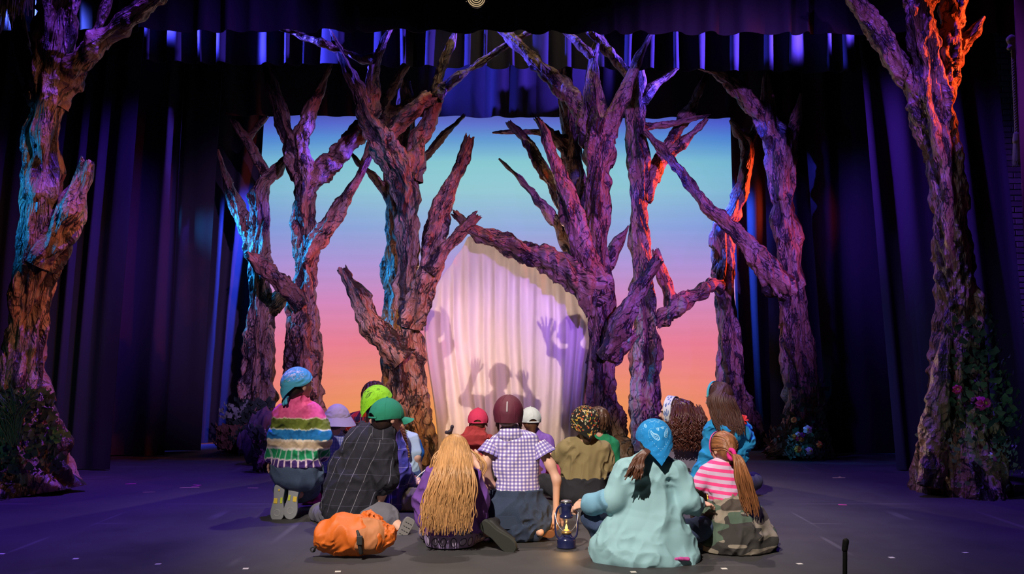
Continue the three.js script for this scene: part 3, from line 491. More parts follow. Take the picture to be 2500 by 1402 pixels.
tree('paper_tree', 'right hand paper tree with flowers planted round its spreading foot', 10.72, 11,
  [[1952, 1114, 74], [1960, 1060, 56], [1963, 1020, 49], [1961, 964, 45], [1950, 881, 37], [1943, 798, 34], [1934, 715, 30], [1927, 633, 28], [1920, 550, 31], [1910, 467, 31], [1905, 398, 34], [1893, 335, 32], [1876, 295, 26], [1872, 240, 17], [1870, 185, 9]],
  [[[1895, 350, 28], [1868, 302, 25], [1830, 252, 22], [1796, 212, 19], [1750, 176, 14], [1694, 160, 6]], [[1905, 385, 26], [1925, 340, 22], [1945, 292, 16], [1955, 228, 4]], [[1925, 720, 24, -0.1], [1900, 690, 33, -0.15], [1868, 645, 28, -0.18], [1830, 600, 22, -0.15], [1775, 547, 20, -0.1], [1727, 504, 15, 0], [1690, 458, 13, 0.1], [1634, 386, 12, 0.3], [1576, 322, 8, 0.5]], [[1950, 1060, 40, -0.2], [1915, 1088, 32, -0.25], [1872, 1110, 14, -0.3]]],
  { group: TREES, extra: dressFlowers });

// ------------------------------------------------------------------ people
const SKIN = { fair: std([0.62, 0.36, 0.26], 0.55), tan: std([0.50, 0.27, 0.18], 0.55), rose: std([0.66, 0.40, 0.31], 0.55) };
const eyeWhite = std([0.75, 0.73, 0.7], 0.3), lipMat = std([0.42, 0.14, 0.12], 0.5);
function basis(yaw, pitch = 0, roll = 0) {
  const F = V(Math.sin(yaw) * Math.cos(pitch), Math.sin(pitch), -Math.cos(yaw) * Math.cos(pitch)), R0 = V(Math.cos(yaw), 0, Math.sin(yaw)), U0 = V(0, 0, 0).crossVectors(R0, F).normalize();
  const R = R0.clone().multiplyScalar(Math.cos(roll)).addScaledVector(U0, Math.sin(roll)), U = U0.clone().multiplyScalar(Math.cos(roll)).addScaledVector(R0, -Math.sin(roll));
  return { F, U, R };
}
const rel = (h, x, y, z) => h.c.clone().addScaledVector(h.R, x * h.r).addScaledVector(h.U, y * h.r).addScaledVector(h.F, z * h.r);
function headGeo(h) {
  const { R, F, U, r } = h, e = (x, y, z, a, b, c) => ball(rel(h, x, y, z), R, F, U, a * r, b * r, c * r);
  const skull = join([e(0, 0.25, -0.05, 1.0, 1.12, 1.22), e(0, -0.55, 0.32, 0.72, 0.78, 0.82), e(0, -1.02, 0.72, 0.34, 0.26, 0.28)], 0.3 * r);
  const face = join([skull, cone(rel(h, 0, -0.05, 1.12), rel(h, 0, -0.45, 1.36), 0.12 * r, 0.2 * r), e(0.5, 0.12, 0.93, 0.34, 0.1, 0.16), e(-0.5, 0.12, 0.93, 0.34, 0.1, 0.16), e(0.45, -0.45, 0.78, 0.32, 0.3, 0.25), e(-0.45, -0.45, 0.78, 0.32, 0.3, 0.25)], 0.1 * r);
  const ears = join([e(1.0, -0.2, -0.05, 0.12, 0.36, 0.22), e(-1.0, -0.2, -0.05, 0.12, 0.36, 0.22)], 0.02), sockets = [e(0.4, -0.05, 1.2, 0.22, 0.13, 0.2), e(-0.4, -0.05, 1.2, 0.22, 0.13, 0.2)];
  const all = join([face, ears, cone(rel(h, 0, -0.7, -0.22), rel(h, 0, -1.55, -0.22), 0.54 * r, 0.5 * r)], 0.12 * r);
  const f = (x, y, z) => { let d = all(x, y, z); for (const s of sockets) d = Math.max(d, -s(x, y, z)); return d; };
  const [lo, hi] = boundsOf(all, 0.015); return sdfGeo(f, lo, hi, 0.0065);
}
// a hand with palm, four fingers and a thumb; dir points along the fingers, back is the normal of the back of the hand
function handGeo(w, dir, back, size, curl = 0.5, thumb = 1, spread = 0.12) {
  const D = dir.clone().normalize(), B = back.clone().addScaledVector(D, -back.dot(D)).normalize(), S = V(0, 0, 0).crossVectors(D, B).multiplyScalar(thumb), k = size / 0.17;
  const at = (a, s, b) => w.clone().addScaledVector(D, a * k).addScaledVector(S, s * k).addScaledVector(B, b * k);
  const palm = stack([[at(-0.01, 0, 0), 0.024 * k, 0.016 * k], [at(0.03, 0, 0), 0.034 * k, 0.014 * k], [at(0.078, 0, 0.002), 0.039 * k, 0.011 * k]], S), parts = [palm];
  [[0.031, 0.068, 0.0082], [0.0105, 0.077, 0.0088], [-0.0105, 0.071, 0.0084], [-0.031, 0.056, 0.0074]].forEach(([s, len, r], i) => {
    let p = at(0.078 - Math.abs(s) * 0.12, s, 0), a = 0.15 + curl * 0.35; const fan = s * spread * 22 / 1000 * 1000 / 22;
    [0.45, 0.32, 0.23].forEach((q, j) => { const dv = D.clone().multiplyScalar(Math.cos(a)).addScaledVector(B, -Math.sin(a)).addScaledVector(S, s / 0.031 * spread * Math.cos(a)).normalize(), n = p.clone().addScaledVector(dv, q * len * k); parts.push(cone(p, n, r * k * (1 - j * 0.08), r * k * (0.93 - j * 0.08))); p = n; a += curl * (0.75 + 0.1 * i); });
  });
  let p = at(0.018, 0.026, -0.004); for (const [q, a, b] of [[0.042, 0.9, 0.1], [0.03, 0.55, 0.25], [0.024, 0.25 - curl * 0.3, 0.35]]) { const dv = D.clone().addScaledVector(S, a).addScaledVector(B, -b * curl).normalize(), n = p.clone().addScaledVector(dv, q * k); parts.push(cone(p, n, 0.0115 * k, 0.0095 * k)); p = n; }
  const f = join(parts, 0.008 * k), [lo, hi] = boundsOf(f, 0.012); return sdfGeo(f, lo, hi, 0.0042);
}
const PEOPLE = 'audience of children sitting on the stage';
function figure(label, d, o) {
  const g = thing('person', label, 'person', o.group ?? PEOPLE), k = perPx(d), J = o.map ?? ((x, y, dz = 0) => P(x, y, d + dz)), skin = SKIN[o.skin ?? 'fair'];
  const [hx, hy, hr, yaw, pitch = 0, hdz = 0, roll = 0] = o.head, h = { c: J(hx, hy, hdz), r: hr * k * (o.scale ?? 1), ...basis(yaw, pitch, roll) };
  const ty = o.turn ?? 0, lat = V(Math.cos(ty), 0, Math.sin(ty)), sc = o.scale ?? 1;
  const sections = o.torso.map(([x, y, w, dp, dz = 0]) => [J(x, y, dz), w * k * sc, dp * k * sc]);
  const arms = (o.arms ?? []).map(a => a.map(([x, y, dz, r]) => [J(x, y, dz), r * k * sc]));
  const legs = (o.legs ?? []).map(a => a.map(p => p.length === 4 ? [J(p[0], p[1], p[2]), p[3] * k * sc] : p));
  const inside = sections.map(([c, w, dp]) => [c, Math.max(0.03, w - 0.018), Math.max(0.03, dp - 0.018)]);
  const neck = cone(rel(h, 0, -0.75, -0.22), sections[0][0].clone().add(V(0, -0.01, -0.015)), h.r * 0.54, h.r * 0.46);
  const chain = l => l.slice(1).map(([p, r], i) => cone(l[i][0], p, l[i][1], r)), slim = l => l.map(([p, r], i) => [p, i === l.length - 1 ? r * 0.85 : r - 0.007]);
  const bodyPrims = [stack(inside, lat), neck, ...arms.map(slim).flatMap(chain), ...legs.map(slim).flatMap(chain)], all = join(bodyPrims, 0.025), [lo, hi] = boundsOf(all, 0.03);
  const geos = [sdfGeo(all, lo, hi, 0.0135), headGeo(h)];
  (o.hands ?? []).forEach((q, i) => { if (!q) return; const arm = arms[i], w = arm.at(-1)[0], prev = arm.at(-2)[0], dir = q.dir ? V(...q.dir) : w.clone().sub(prev); geos.push(handGeo(w, dir, V(...(q.back ?? [0, 1, 0.2])), h.r * 2.05 * (q.size ?? 1), q.curl ?? 0.5, q.thumb ?? 1, q.spread ?? 0.12)); });
  const body = mesh('body', merge(geos), skin, g);
  const eyeG = new THREE.SphereGeometry(h.r * 0.13, 10, 8); for (const s of [-0.4, 0.4]) { const p = rel(h, s, -0.05, 1.0), e = eyeG.clone(); e.translate(p.x, p.y, p.z); mesh('eye', e, eyeWhite, g); }
  { const e = new THREE.SphereGeometry(h.r * 0.26, 10, 6); e.scale(1, 0.28, 0.5); e.applyMatrix4(new THREE.Matrix4().makeBasis(h.R, h.U, h.F)); const p = rel(h, 0, -0.72, 1.08); e.translate(p.x, p.y, p.z); mesh('mouth', e, lipMat, g); }
  const mid = sections[Math.floor(sections.length / 2)], cy = sections[0][0].y;
  const uvOf = (x, y, z) => { const a = Math.atan2(x - mid[0].x, z - mid[0].z + 0.05); return [a * mid[1] * 1.0, y]; };
  const c = { g, d, k, J, h, lat, sections, arms, legs, uvOf, body };
  // cloth over the trunk and the arms
  c.top = (name, mat, { from = 0, to = sections.length, sleeve = 1, loose = 0.012, sleeveLoose = 0.012, fold = 0.006, seed = 1, hem = null, extra = [], colorOf, uv = uvOf, ffx, ffy, cell, collar = true, label } = {}) => {
    sleeveLoose = 0.004 + sleeveLoose * 0.35; const s = sections.slice(from, to), prims = [stack(s, lat)];
    arms.forEach((l, i) => { const fr = Array.isArray(sleeve) ? sleeve[i] : sleeve; if (!fr) return; const n = l.length - 1; let left = fr * n; for (let j = 0; j < n && left > 0; j++, left--) { const t = Math.min(1, left), p = l[j][0].clone().lerp(l[j + 1][0], t), r = lerp(l[j][1], l[j + 1][1], t); prims.push(cone(l[j][0], p, l[j][1] + sleeveLoose, r + sleeveLoose * (t < 1 || j === n - 1 ? 1.5 : 1))); } });
    prims.push(...extra);
    const hemY = hem === null ? null : J(s.at(-1)[0].x, hem, 0).y, up = h.U, nb = rel(h, 0, -1.28, -0.3), top = sections[0][0];
    const cut = (x, y, z) => { let v = -1; if (hem !== null) v = Math.max(v, hemY - y); return v; };
    return mesh(name, clothGeo(prims, { k: 0.026, off: loose * 0.25, fold, seed, ffx, ffy, cut, uvOf: uv, colorOf, cell }), mat, g, label);
  };
  c.bottom = (name, mat, { loose = 0.014, fold = 0.006, seed = 2, length = 1, waist = sections.length - 2, extra = [], cell, uv = uvOf, label, hipLoose = 0, top = null } = {}) => {
    const s = sections.slice(waist), prims = s.length > 1 ? [stack(s.map(([p, w, dp]) => [p, w + hipLoose, dp + hipLoose]), lat)] : [];
    legs.forEach(l => { const n = l.length - 1; let left = length * n; for (let j = 0; j < n && left > 0; j++, left--) { const t = Math.min(1, left); prims.push(cone(l[j][0], l[j][0].clone().lerp(l[j + 1][0], t), l[j][1], lerp(l[j][1], l[j + 1][1], t) + 0.006)); } });
    prims.push(...extra);
    return mesh(name, clothGeo(prims, { k: 0.026, off: loose * 0.4, fold, seed, uvOf: uv, cell, cut: (x, y, z) => top === null ? 0.004 - y : Math.max(0.004 - y, y - J(0, top, 0).y) }), mat, g, label);
  };
  c.done = () => { const b = new THREE.Box3().setFromObject(g), p = sections.at(-1)[0]; return settle(g, V(p.x, Math.max(0, b.min.y), p.z)); };
  return c;
}
// ---- headwear
function dome(h, { rx = 1.13, rz = 1.36, top = 1.42, base = 0, edge, nu = 64, nv = 22, wrinkle = 0.01, seed = 1, thick = 0.004, below = 0.12, flare = 0 }) {
  const g = gridGeo(nu, nv, (u, v) => {
    const phi = (u - 0.5) * 2 * Math.PI + Math.PI, e = edge(phi), t = Math.sin(v * Math.PI / 2), y = lerp(top, e, v < 0.5 ? 1 - Math.cos(v * Math.PI / 2 * 1) : lerp(1 - Math.cos(Math.PI / 4), 1, (v - 0.5) * 2));
    const yy = (y - base), rho = yy > 0 ? Math.sqrt(Math.max(0, 1 - (yy / (top - base)) ** 2)) : 1 + below * yy + flare * yy * yy;
    const w = 1 + wrinkle * (1 - 2 * Math.abs(noise(phi * 2.2 + seed, y * 2.5, seed * 3))) * smooth(0, 0.3, v) * 3 - 0;
    return rel(h, Math.sin(phi) * rx * rho * w, y, Math.cos(phi) * rz * rho * w - 0.05);
  }, (u, v) => [u, 1 - v], true);
  return thicken(g, thick, nu, nv);
}
const angleFromBack = phi => { let a = (phi - Math.PI) % (2 * Math.PI); if (a > Math.PI) a -= 2 * Math.PI; if (a < -Math.PI) a += 2 * Math.PI; return a; };
function ballCap(c, mats, { low = -0.12, opening = true, brim = true, rx = 1.16, rz = 1.38, top = 1.38, stripe, button = true, brimDrop = 0.0, backLow = 0 } = {}) {
  const h = c.h, edge = phi => { const a = Math.abs(angleFromBack(phi)); let e = low - backLow * smooth(1.8, 0.3, a); if (opening && a < 0.42) e = low + 0.42 * Math.sqrt(Math.max(0, 1 - (a / 0.42) ** 2)); return e; };
  const crown = mesh('cap', dome(h, { edge, rx, rz, top, wrinkle: 0.006, seed: c.d, nu: 96 }), mats[0], c.g);
  const seams = []; for (let i = 0; i < 6; i++) { const ph = i * Math.PI / 3 + Math.PI / 6 * (opening ? 0 : 1), pts = []; for (let j = 0; j <= 10; j++) { const v = lerp(0.06, 0.98, j / 10), e = edge(ph), y = lerp(top, e, 1 - Math.cos(v * Math.PI / 2)), rho = y > 0 ? Math.sqrt(1 - (y / top) ** 2) : 1 + 0.12 * y; pts.push(rel(h, Math.sin(ph) * rx * rho * 1.012, y, Math.cos(ph) * rz * rho * 1.012 - 0.05)); } seams.push(tubeGeo(pts, pts.map(() => 0.0016), { step: 0.02, sides: 5 })); }
  mesh('seam', merge(seams), mats[0], crown);
  if (button) { const b = new THREE.SphereGeometry(h.r * 0.1, 12, 8); b.scale(1, 0.6, 1); const p = rel(h, 0, top + 0.03, -0.05); b.translate(p.x, p.y, p.z); mesh('button', b, mats[0], crown); }
  if (opening) { const pts = []; for (let i = 0; i <= 10; i++) { const a = Math.PI + lerp(-0.55, 0.55, i / 10); pts.push(rel(h, Math.sin(a) * rx * 0.99, low + 0.05, Math.cos(a) * rz * 0.99 - 0.05)); } const g = tubeGeo(pts, pts.map(() => 0.0065), { step: 0.015, sides: 8 }); mesh('strap', g, mats[0], crown); }
  if (brim) {
    const g = gridGeo(28, 8, (u, v) => { const a = lerp(-1.0, 1.0, u), q = Math.sqrt(Math.max(0, 1 - (a / 1.02) ** 2)), out = v * 0.98 * q; return rel(h, Math.sin(a) * rx * (1.0 + out * 0.12), low + 0.06 - 0.26 * a * a * (0.4 + v) - v * (0.18 + brimDrop), Math.cos(a) * rz * 0.97 + out - 0.05); });
    mesh('brim', thicken(g, -0.005, 28, 8), mats[1] ?? mats[0], crown);
  }
  if (stripe) { const pts = []; for (let i = 0; i <= 12; i++) { const y = lerp(stripe[1], stripe[2], i / 12), rho = Math.sqrt(1 - (y / top) ** 2), a = Math.PI + stripe[0]; pts.push(rel(h, Math.sin(a) * rx * rho * 1.01, y, Math.cos(a) * rz * rho * 1.01 - 0.05)); } const g = tubeGeo(pts, pts.map(() => 0.0055), { step: 0.01, sides: 8 }); mesh('stripe', g, stripe[3], crown); }
  return crown;
}
function bandana(c, mat, { tail = 0.75, tailLow = -1.9, tailAt = 0, sideLow = -0.25, front = 0.55, rx = 1.14, rz = 1.37, top = 1.4, knot = null, flare = 0.02, below = 0.02, seed = 1 } = {}) {
  const edge = phi => { const a = angleFromBack(phi) - tailAt, b = Math.abs(a); const side = lerp(sideLow, front, smooth(1.2, 2.7, Math.abs(angleFromBack(phi)))); return b < tail ? lerp(tailLow, side, Math.pow(b / tail, 0.9)) : side; };
  const m = mesh('bandana', dome(c.h, { edge, rx, rz, top, wrinkle: 0.014, seed, thick: 0.005, nu: 110, nv: 34, below, flare }), mat, c.g);
  if (knot) { const [x, y, z] = knot, p = rel(c.h, x, y, z), r = c.h.r; const k = [cone(p, p.clone().add(V(0.01, 0.005, 0.01)), 0.16 * r), cone(p, rel(c.h, x - 0.1, y - 0.6, z - 0.25), 0.09 * r, 0.14 * r), cone(p, rel(c.h, x + 0.25, y - 0.5, z - 0.2), 0.08 * r, 0.13 * r)]; mesh('knot', clothGeo(k, { k: 0.01, fold: 0.002, seed, cell: 0.006 }), mat, m); }
  return m;
}
// ---- hair
function hairCap(c, mat, { extra = [], grow = 0.1, fold = 0.004, seed = 1, faceCut = true, low = -1.0, cell = 0.0085 } = {}) {
  const h = c.h, base = ball(rel(h, 0, 0.22, -0.08), h.R, h.F, h.U, (1.0 + grow) * h.r, (1.13 + grow) * h.r, (1.2 + grow) * h.r), nape = ball(rel(h, 0, -0.45, -0.45), h.R, h.F, h.U, 0.86 * h.r, 0.75 * h.r, 0.75 * h.r);
  const face = ball(rel(h, 0, -0.5, 1.05), h.R, h.F, h.U, 0.92 * h.r, 1.1 * h.r, 1.0 * h.r), all = join([base, nape, ...extra], 0.03), fo = foldField(seed, fold, 30, 6, 30);
  const f = (x, y, z) => { let d = all(x, y, z); if (Math.abs(d) < 0.05) d -= fo(x, y, z); return faceCut ? Math.max(d, -face(x, y, z)) : d; };
  const [lo, hi] = boundsOf(all, 0.02);
  const sd = seed; return mesh('hair', sdfGeo(f, lo, hi, cell, { colorOf: (x, y, z) => { const n = 0.85 + 0.5 * noise(x * 60 + sd, y * 8, z * 60); return [n, n, n]; } }), mat, c.g);
}
function locks(paths, r0, r1, seed, { sides = 6, wave = 0, freq = 20, step = 0.018 } = {}) {
  const r = rng(seed), out = [];
  for (const p of paths) {
    const tone = 0.7 + r() * 0.6, ph = r() * 6, fq = freq * (0.7 + 0.6 * r()), cur = new THREE.CatmullRomCurve3(p), pts = [], rad = [], n = Math.max(6, Math.round(cur.getLength() / step));
    for (let i = 0; i <= n; i++) { const t = i / n, q = cur.getPoint(t), w = wave * smooth(0.1, 0.5, t); q.x += Math.sin(t * fq + ph) * w; q.z += Math.cos(t * fq * 0.9 + ph * 1.7) * w * 0.8; pts.push(q); rad.push(lerp(r0, r1, t * t) * (0.75 + r() * 0.05) * (t < 0.05 ? 0.6 : 1)); }
    out.push(tubeGeo(pts, rad, { step, sides, color: () => [tone, tone * 0.97, tone * 0.92] }));
  }
  return merge(out);
}
const hairMat = (rgb, rough = 0.42) => std(rgb, rough, { vertexColors: true });
// ---- shoes: along D from heel to toe, sole facing -N
function shoe(c, heel, D, N, len, mats, opts = {}) {
  D = D.clone().normalize(); N = N.clone().addScaledVector(D, -N.dot(D)).normalize(); const S = V(0, 0, 0).crossVectors(N, D), k = len / 0.24, at = (a, s, n) => heel.clone().addScaledVector(D, a * k).addScaledVector(S, s * k).addScaledVector(N, n * k);
  const up = join([stack([[at(0.03, 0, 0.035), 0.032 * k, 0.032 * k], [at(0.11, 0, 0.032), 0.034 * k, 0.03 * k], [at(0.19, 0, 0.026), 0.04 * k, 0.022 * k]], S), cone(at(0.04, 0, 0.05), at(0.04, 0, 0.085), 0.033 * k, 0.031 * k)], 0.03), [lo, hi] = boundsOf(up, 0.02);
  const m = mesh('shoe', sdfGeo(up, lo, hi, 0.007), mats[0], c.g);
  const out = new THREE.Shape(); const prof = [[-0.005, 0.0], [0.0, 0.026], [0.03, 0.034], [0.09, 0.030], [0.13, 0.036], [0.18, 0.044], [0.215, 0.038], [0.238, 0.018], [0.242, 0]];
  out.moveTo(prof[0][0], 0); out.splineThru(prof.slice(1).map(p => new THREE.Vector2(...p))); out.splineThru(prof.slice(0, -1).reverse().map(p => new THREE.Vector2(p[0], -p[1])));
  const sg = new THREE.ExtrudeGeometry(out, { depth: 0.018, bevelEnabled: true, bevelSize: 0.004, bevelThickness: 0.004, bevelSegments: 2, curveSegments: 10 }); sg.scale(k, k, k);
  sg.applyMatrix4(new THREE.Matrix4().makeBasis(D, S, N.clone()).setPosition(heel.clone().addScaledVector(N, -0.016 * k)));
  const sole = mesh('sole', sg, mats[1], m);
  (opts.patches ?? []).forEach(([a, s, w, l, mat, ring]) => { let g = ring ? new THREE.TorusGeometry(w, 0.0018, 6, 24) : new RoundedBoxGeometry(l, w, 0.006, 2, 0.0028); g.scale(k, k, 1); g.applyMatrix4(new THREE.Matrix4().makeBasis(D, S, N).setPosition(at(a, s, -0.0205))); mesh(ring ? 'ring' : 'tread_patch', g, mat, m); });
  return m;
}

// ------------------------------------------------------------------ cloth prints
const gingham = (a, b, tile) => canvasTexture(64, 64, (x, w) => { x.fillStyle = b; x.fillRect(0, 0, w, w); x.fillStyle = a; x.globalAlpha = 0.5; x.fillRect(0, 0, w / 2, w); x.fillRect(0, 0, w, w / 2); }, tile, tile);
const plaid = (bg, lines, tile) => canvasTexture(512, 512, (x, w) => { x.fillStyle = bg; x.fillRect(0, 0, w, w); for (const [vert, at, wd, col, al] of lines) { x.globalAlpha = al; x.fillStyle = col; vert ? x.fillRect(at * w, 0, wd * w, w) : x.fillRect(0, at * w, w, wd * w); } }, tile, tile);
const cloth = (map, more = {}) => new THREE.MeshStandardMaterial({ map, roughness: 0.9, bumpMap: weave, bumpScale: 0.0004, ...more });
const plain = (rgb, rough = 0.9) => std(rgb, rough, { bumpMap: weave, bumpScale: 0.0004 });
const denimMap = canvasTexture(256, 256, (x, w) => { x.fillStyle = '#4a5d78'; x.fillRect(0, 0, w, w); const r = rng(5); for (let i = 0; i < 2600; i++) { x.globalAlpha = 0.16; x.fillStyle = r() < 0.5 ? '#8b9bb0' : '#26344c'; const px = r() * w, py = r() * w, l = 4 + r() * 10; x.fillRect(px, py, 1.3, l); } }, 0.12, 0.12);
const tieDye = canvasTexture(1024, 512, (x, w, h) => {
  const img = x.createImageData(w, h), rows = [[0, 232, 90, 150], [0.27, 238, 222, 205], [0.285, 104, 118, 40], [0.43, 232, 226, 212], [0.45, 24, 120, 190], [0.585, 236, 224, 208], [0.62, 214, 190, 158], [0.71, 238, 230, 220], [0.745, 12, 140, 88], [0.865, 236, 226, 226], [0.885, 70, 42, 120]];
  for (let j = 0; j < h; j++) for (let i = 0; i < w; i++) {
    const u = i / w, v = j / h, jag = (tileNoise(u * 46, v * 3, 46, 3, 3) - 0.5) * 0.035 + (tileNoise(u * 130, v * 8, 130, 8, 4) - 0.5) * 0.018; let y = v + jag, k = 0; while (k < rows.length - 1 && rows[k + 1][0] < y) k++;
    let c = rows[k].slice(1); const nx = rows[k + 1]; if (nx && nx[0] - y < 0.02) { const t = 0.5 * (1 - (nx[0] - y) / 0.02); c = c.map((q, m) => lerp(q, nx[m + 1], t)); }
    if (k >= 7) { const band = 0.5 + 0.5 * Math.sin(u * 2 * Math.PI * 27 + 1.5 * tileNoise(u * 12, v * 2, 12, 2, 8)), s = smooth(0.72, 0.95, band); c = c.map((q, m) => lerp(q, [236, 214, 226][m], s * (k === 10 ? 1 : 0.6))); }
    const g = (tileNoise(u * 90, v * 40, 90, 40, 9) - 0.5) * 26; const o = (j * w + i) * 4; img.data[o] = c[0] + g; img.data[o + 1] = c[1] + g; img.data[o + 2] = c[2] + g; img.data[o + 3] = 255;
  } x.putImageData(img, 0, 0);
}, 1, 1);
function paisley(x, cx, cy, s, rot, col, lw) { x.save(); x.translate(cx, cy); x.rotate(rot); x.scale(s, s); x.strokeStyle = col; for (const [q, l] of [[1, 2.2], [0.68, 1.6], [0.36, 1.4]]) { x.lineWidth = l * lw; x.beginPath(); x.moveTo(0, -20 * q); x.bezierCurveTo(16 * q, -14 * q, 20 * q, 10 * q, 4 * q, 18 * q); x.bezierCurveTo(-12 * q, 22 * q, -18 * q, 6 * q, -6 * q, -2 * q); x.bezierCurveTo(0, -6 * q, 2 * q, -12 * q, 0, -20 * q); x.stroke(); } x.restore(); }
const bandanaPrint = (bg, ink, seed, style) => canvasTexture(1024, 512, (x, w, h) => {
  x.fillStyle = bg; x.fillRect(0, 0, w, h); const r = rng(seed); const cx = w / 2;
  const dot = (px, py, s, c) => { x.fillStyle = c; x.beginPath(); x.arc(px, py, s, 0, 7); x.fill(); };
  if (style === 'paisley') {
    for (const s of [-1, 1]) { paisley(x, cx + s * 62, 300, 2.1, s * 0.9 + (s < 0 ? 0 : Math.PI * 0), ink, 1.3); paisley(x, cx + s * 26, 232, 1.0, -s * 0.8, ink, 1.5); paisley(x, cx + s * 170, 240, 1.5, s * 0.5, ink, 1.3); }
    for (let i = 0; i < 260; i++) { const px = r() * w, py = 60 + r() * 420; if (Math.abs(px - cx) < 110 && py > 220 && py < 370) continue; x.globalAlpha = 0.75; dot(px, py, 1.6 + r() * 3, ink); } x.globalAlpha = 1;
    for (let i = 0; i < 40; i++) dot(cx + Math.cos(i / 40 * 6.28) * 120, 310 + Math.sin(i / 40 * 6.28) * 90, 3, ink);
    x.strokeStyle = ink; x.lineWidth = 3; for (let i = 0; i < 30; i++) { const px = cx - 230 + i * 16; x.beginPath(); x.arc(px, 130 + 16 * Math.sin(i), 7, 0, 5); x.stroke(); }
  } else if (style === 'floral') {
    for (let i = 0; i < 190; i++) { const px = cx - 260 + r() * 520, py = 40 + r() * 330; x.globalAlpha = 0.8; for (let q = 0; q < 5; q++) dot(px + Math.cos(q * 1.26) * 7, py + Math.sin(q * 1.26) * 7, 4 + r() * 3, r() < 0.55 ? ink : '#5f7f94'); dot(px, py, 3.4, '#eef6fa'); } x.globalAlpha = 1;
    for (let i = 0; i < 7; i++) paisley(x, cx - 190 + i * 62, 230 + 50 * Math.sin(i * 2), 1.4, i, '#f2f8fb', 1.6);
  } else {
    const cols = ['#e0b93a', '#c9452e', '#e8863a', '#5f8a4a', '#efe3b8']; for (let i = 0; i < 520; i++) { const px = r() * w, py = 20 + r() * 480, c = cols[Math.floor(r() * 5)]; x.strokeStyle = c; x.lineWidth = 4.5; x.beginPath(); x.ellipse(px, py, 8 + r() * 6, 5, r() * 3, 0, 6.3); x.stroke(); if (r() < 0.4) dot(px, py, 3, cols[Math.floor(r() * 5)]); }
  }
}, 1, 1);
const camoMap = canvasTexture(512, 512, (x, w) => { const img = x.createImageData(w, w); for (let j = 0; j < w; j++) for (let i = 0; i < w; i++) { const u = i / w, v = j / w; const a = tileNoise(u * 6, v * 8, 6, 8, 41) * 0.7 + tileNoise(u * 15, v * 19, 15, 19, 42) * 0.3, b = tileNoise(u * 5 + 2, v * 7, 5, 7, 43) * 0.7 + tileNoise(u * 14, v * 17, 14, 17, 44) * 0.3; const c = a > 0.58 ? [70, 62, 56] : b > 0.58 ? [74, 92, 78] : a < 0.36 ? [52, 50, 48] : [134, 126, 112], o = (j * w + i) * 4; img.data.set([...c, 255], o); } x.putImageData(img, 0, 0); }, 0.55, 0.55);
const stripes = canvasTexture(16, 128, (x, w, h) => { x.fillStyle = '#cfb3cf'; x.fillRect(0, 0, w, h); x.fillStyle = '#f0468c'; x.fillRect(0, 0, w, h * 0.46); }, 0.05, 0.041);

const DARK = std([0.02, 0.02, 0.022], 0.7), BLACKCLOTH = plain([0.018, 0.018, 0.024]);
const v3 = (x, y, z) => V(x, y, z);
// hips to folded legs for somebody who sits cross-legged with the back to the house; in metres about the hip
function crossed(c0, w, s = 1) { return [-1, 1].map(q => [[c0.clone().add(v3(q * w * 0.5, -0.0, 0)), 0.085 * s], [c0.clone().add(v3(q * (w + 0.16) * s, 0.05 * s, -0.26 * s)), 0.062 * s], [c0.clone().add(v3(-q * 0.08 * s, -0.04 * s, -0.34 * s)), 0.045 * s]]); }

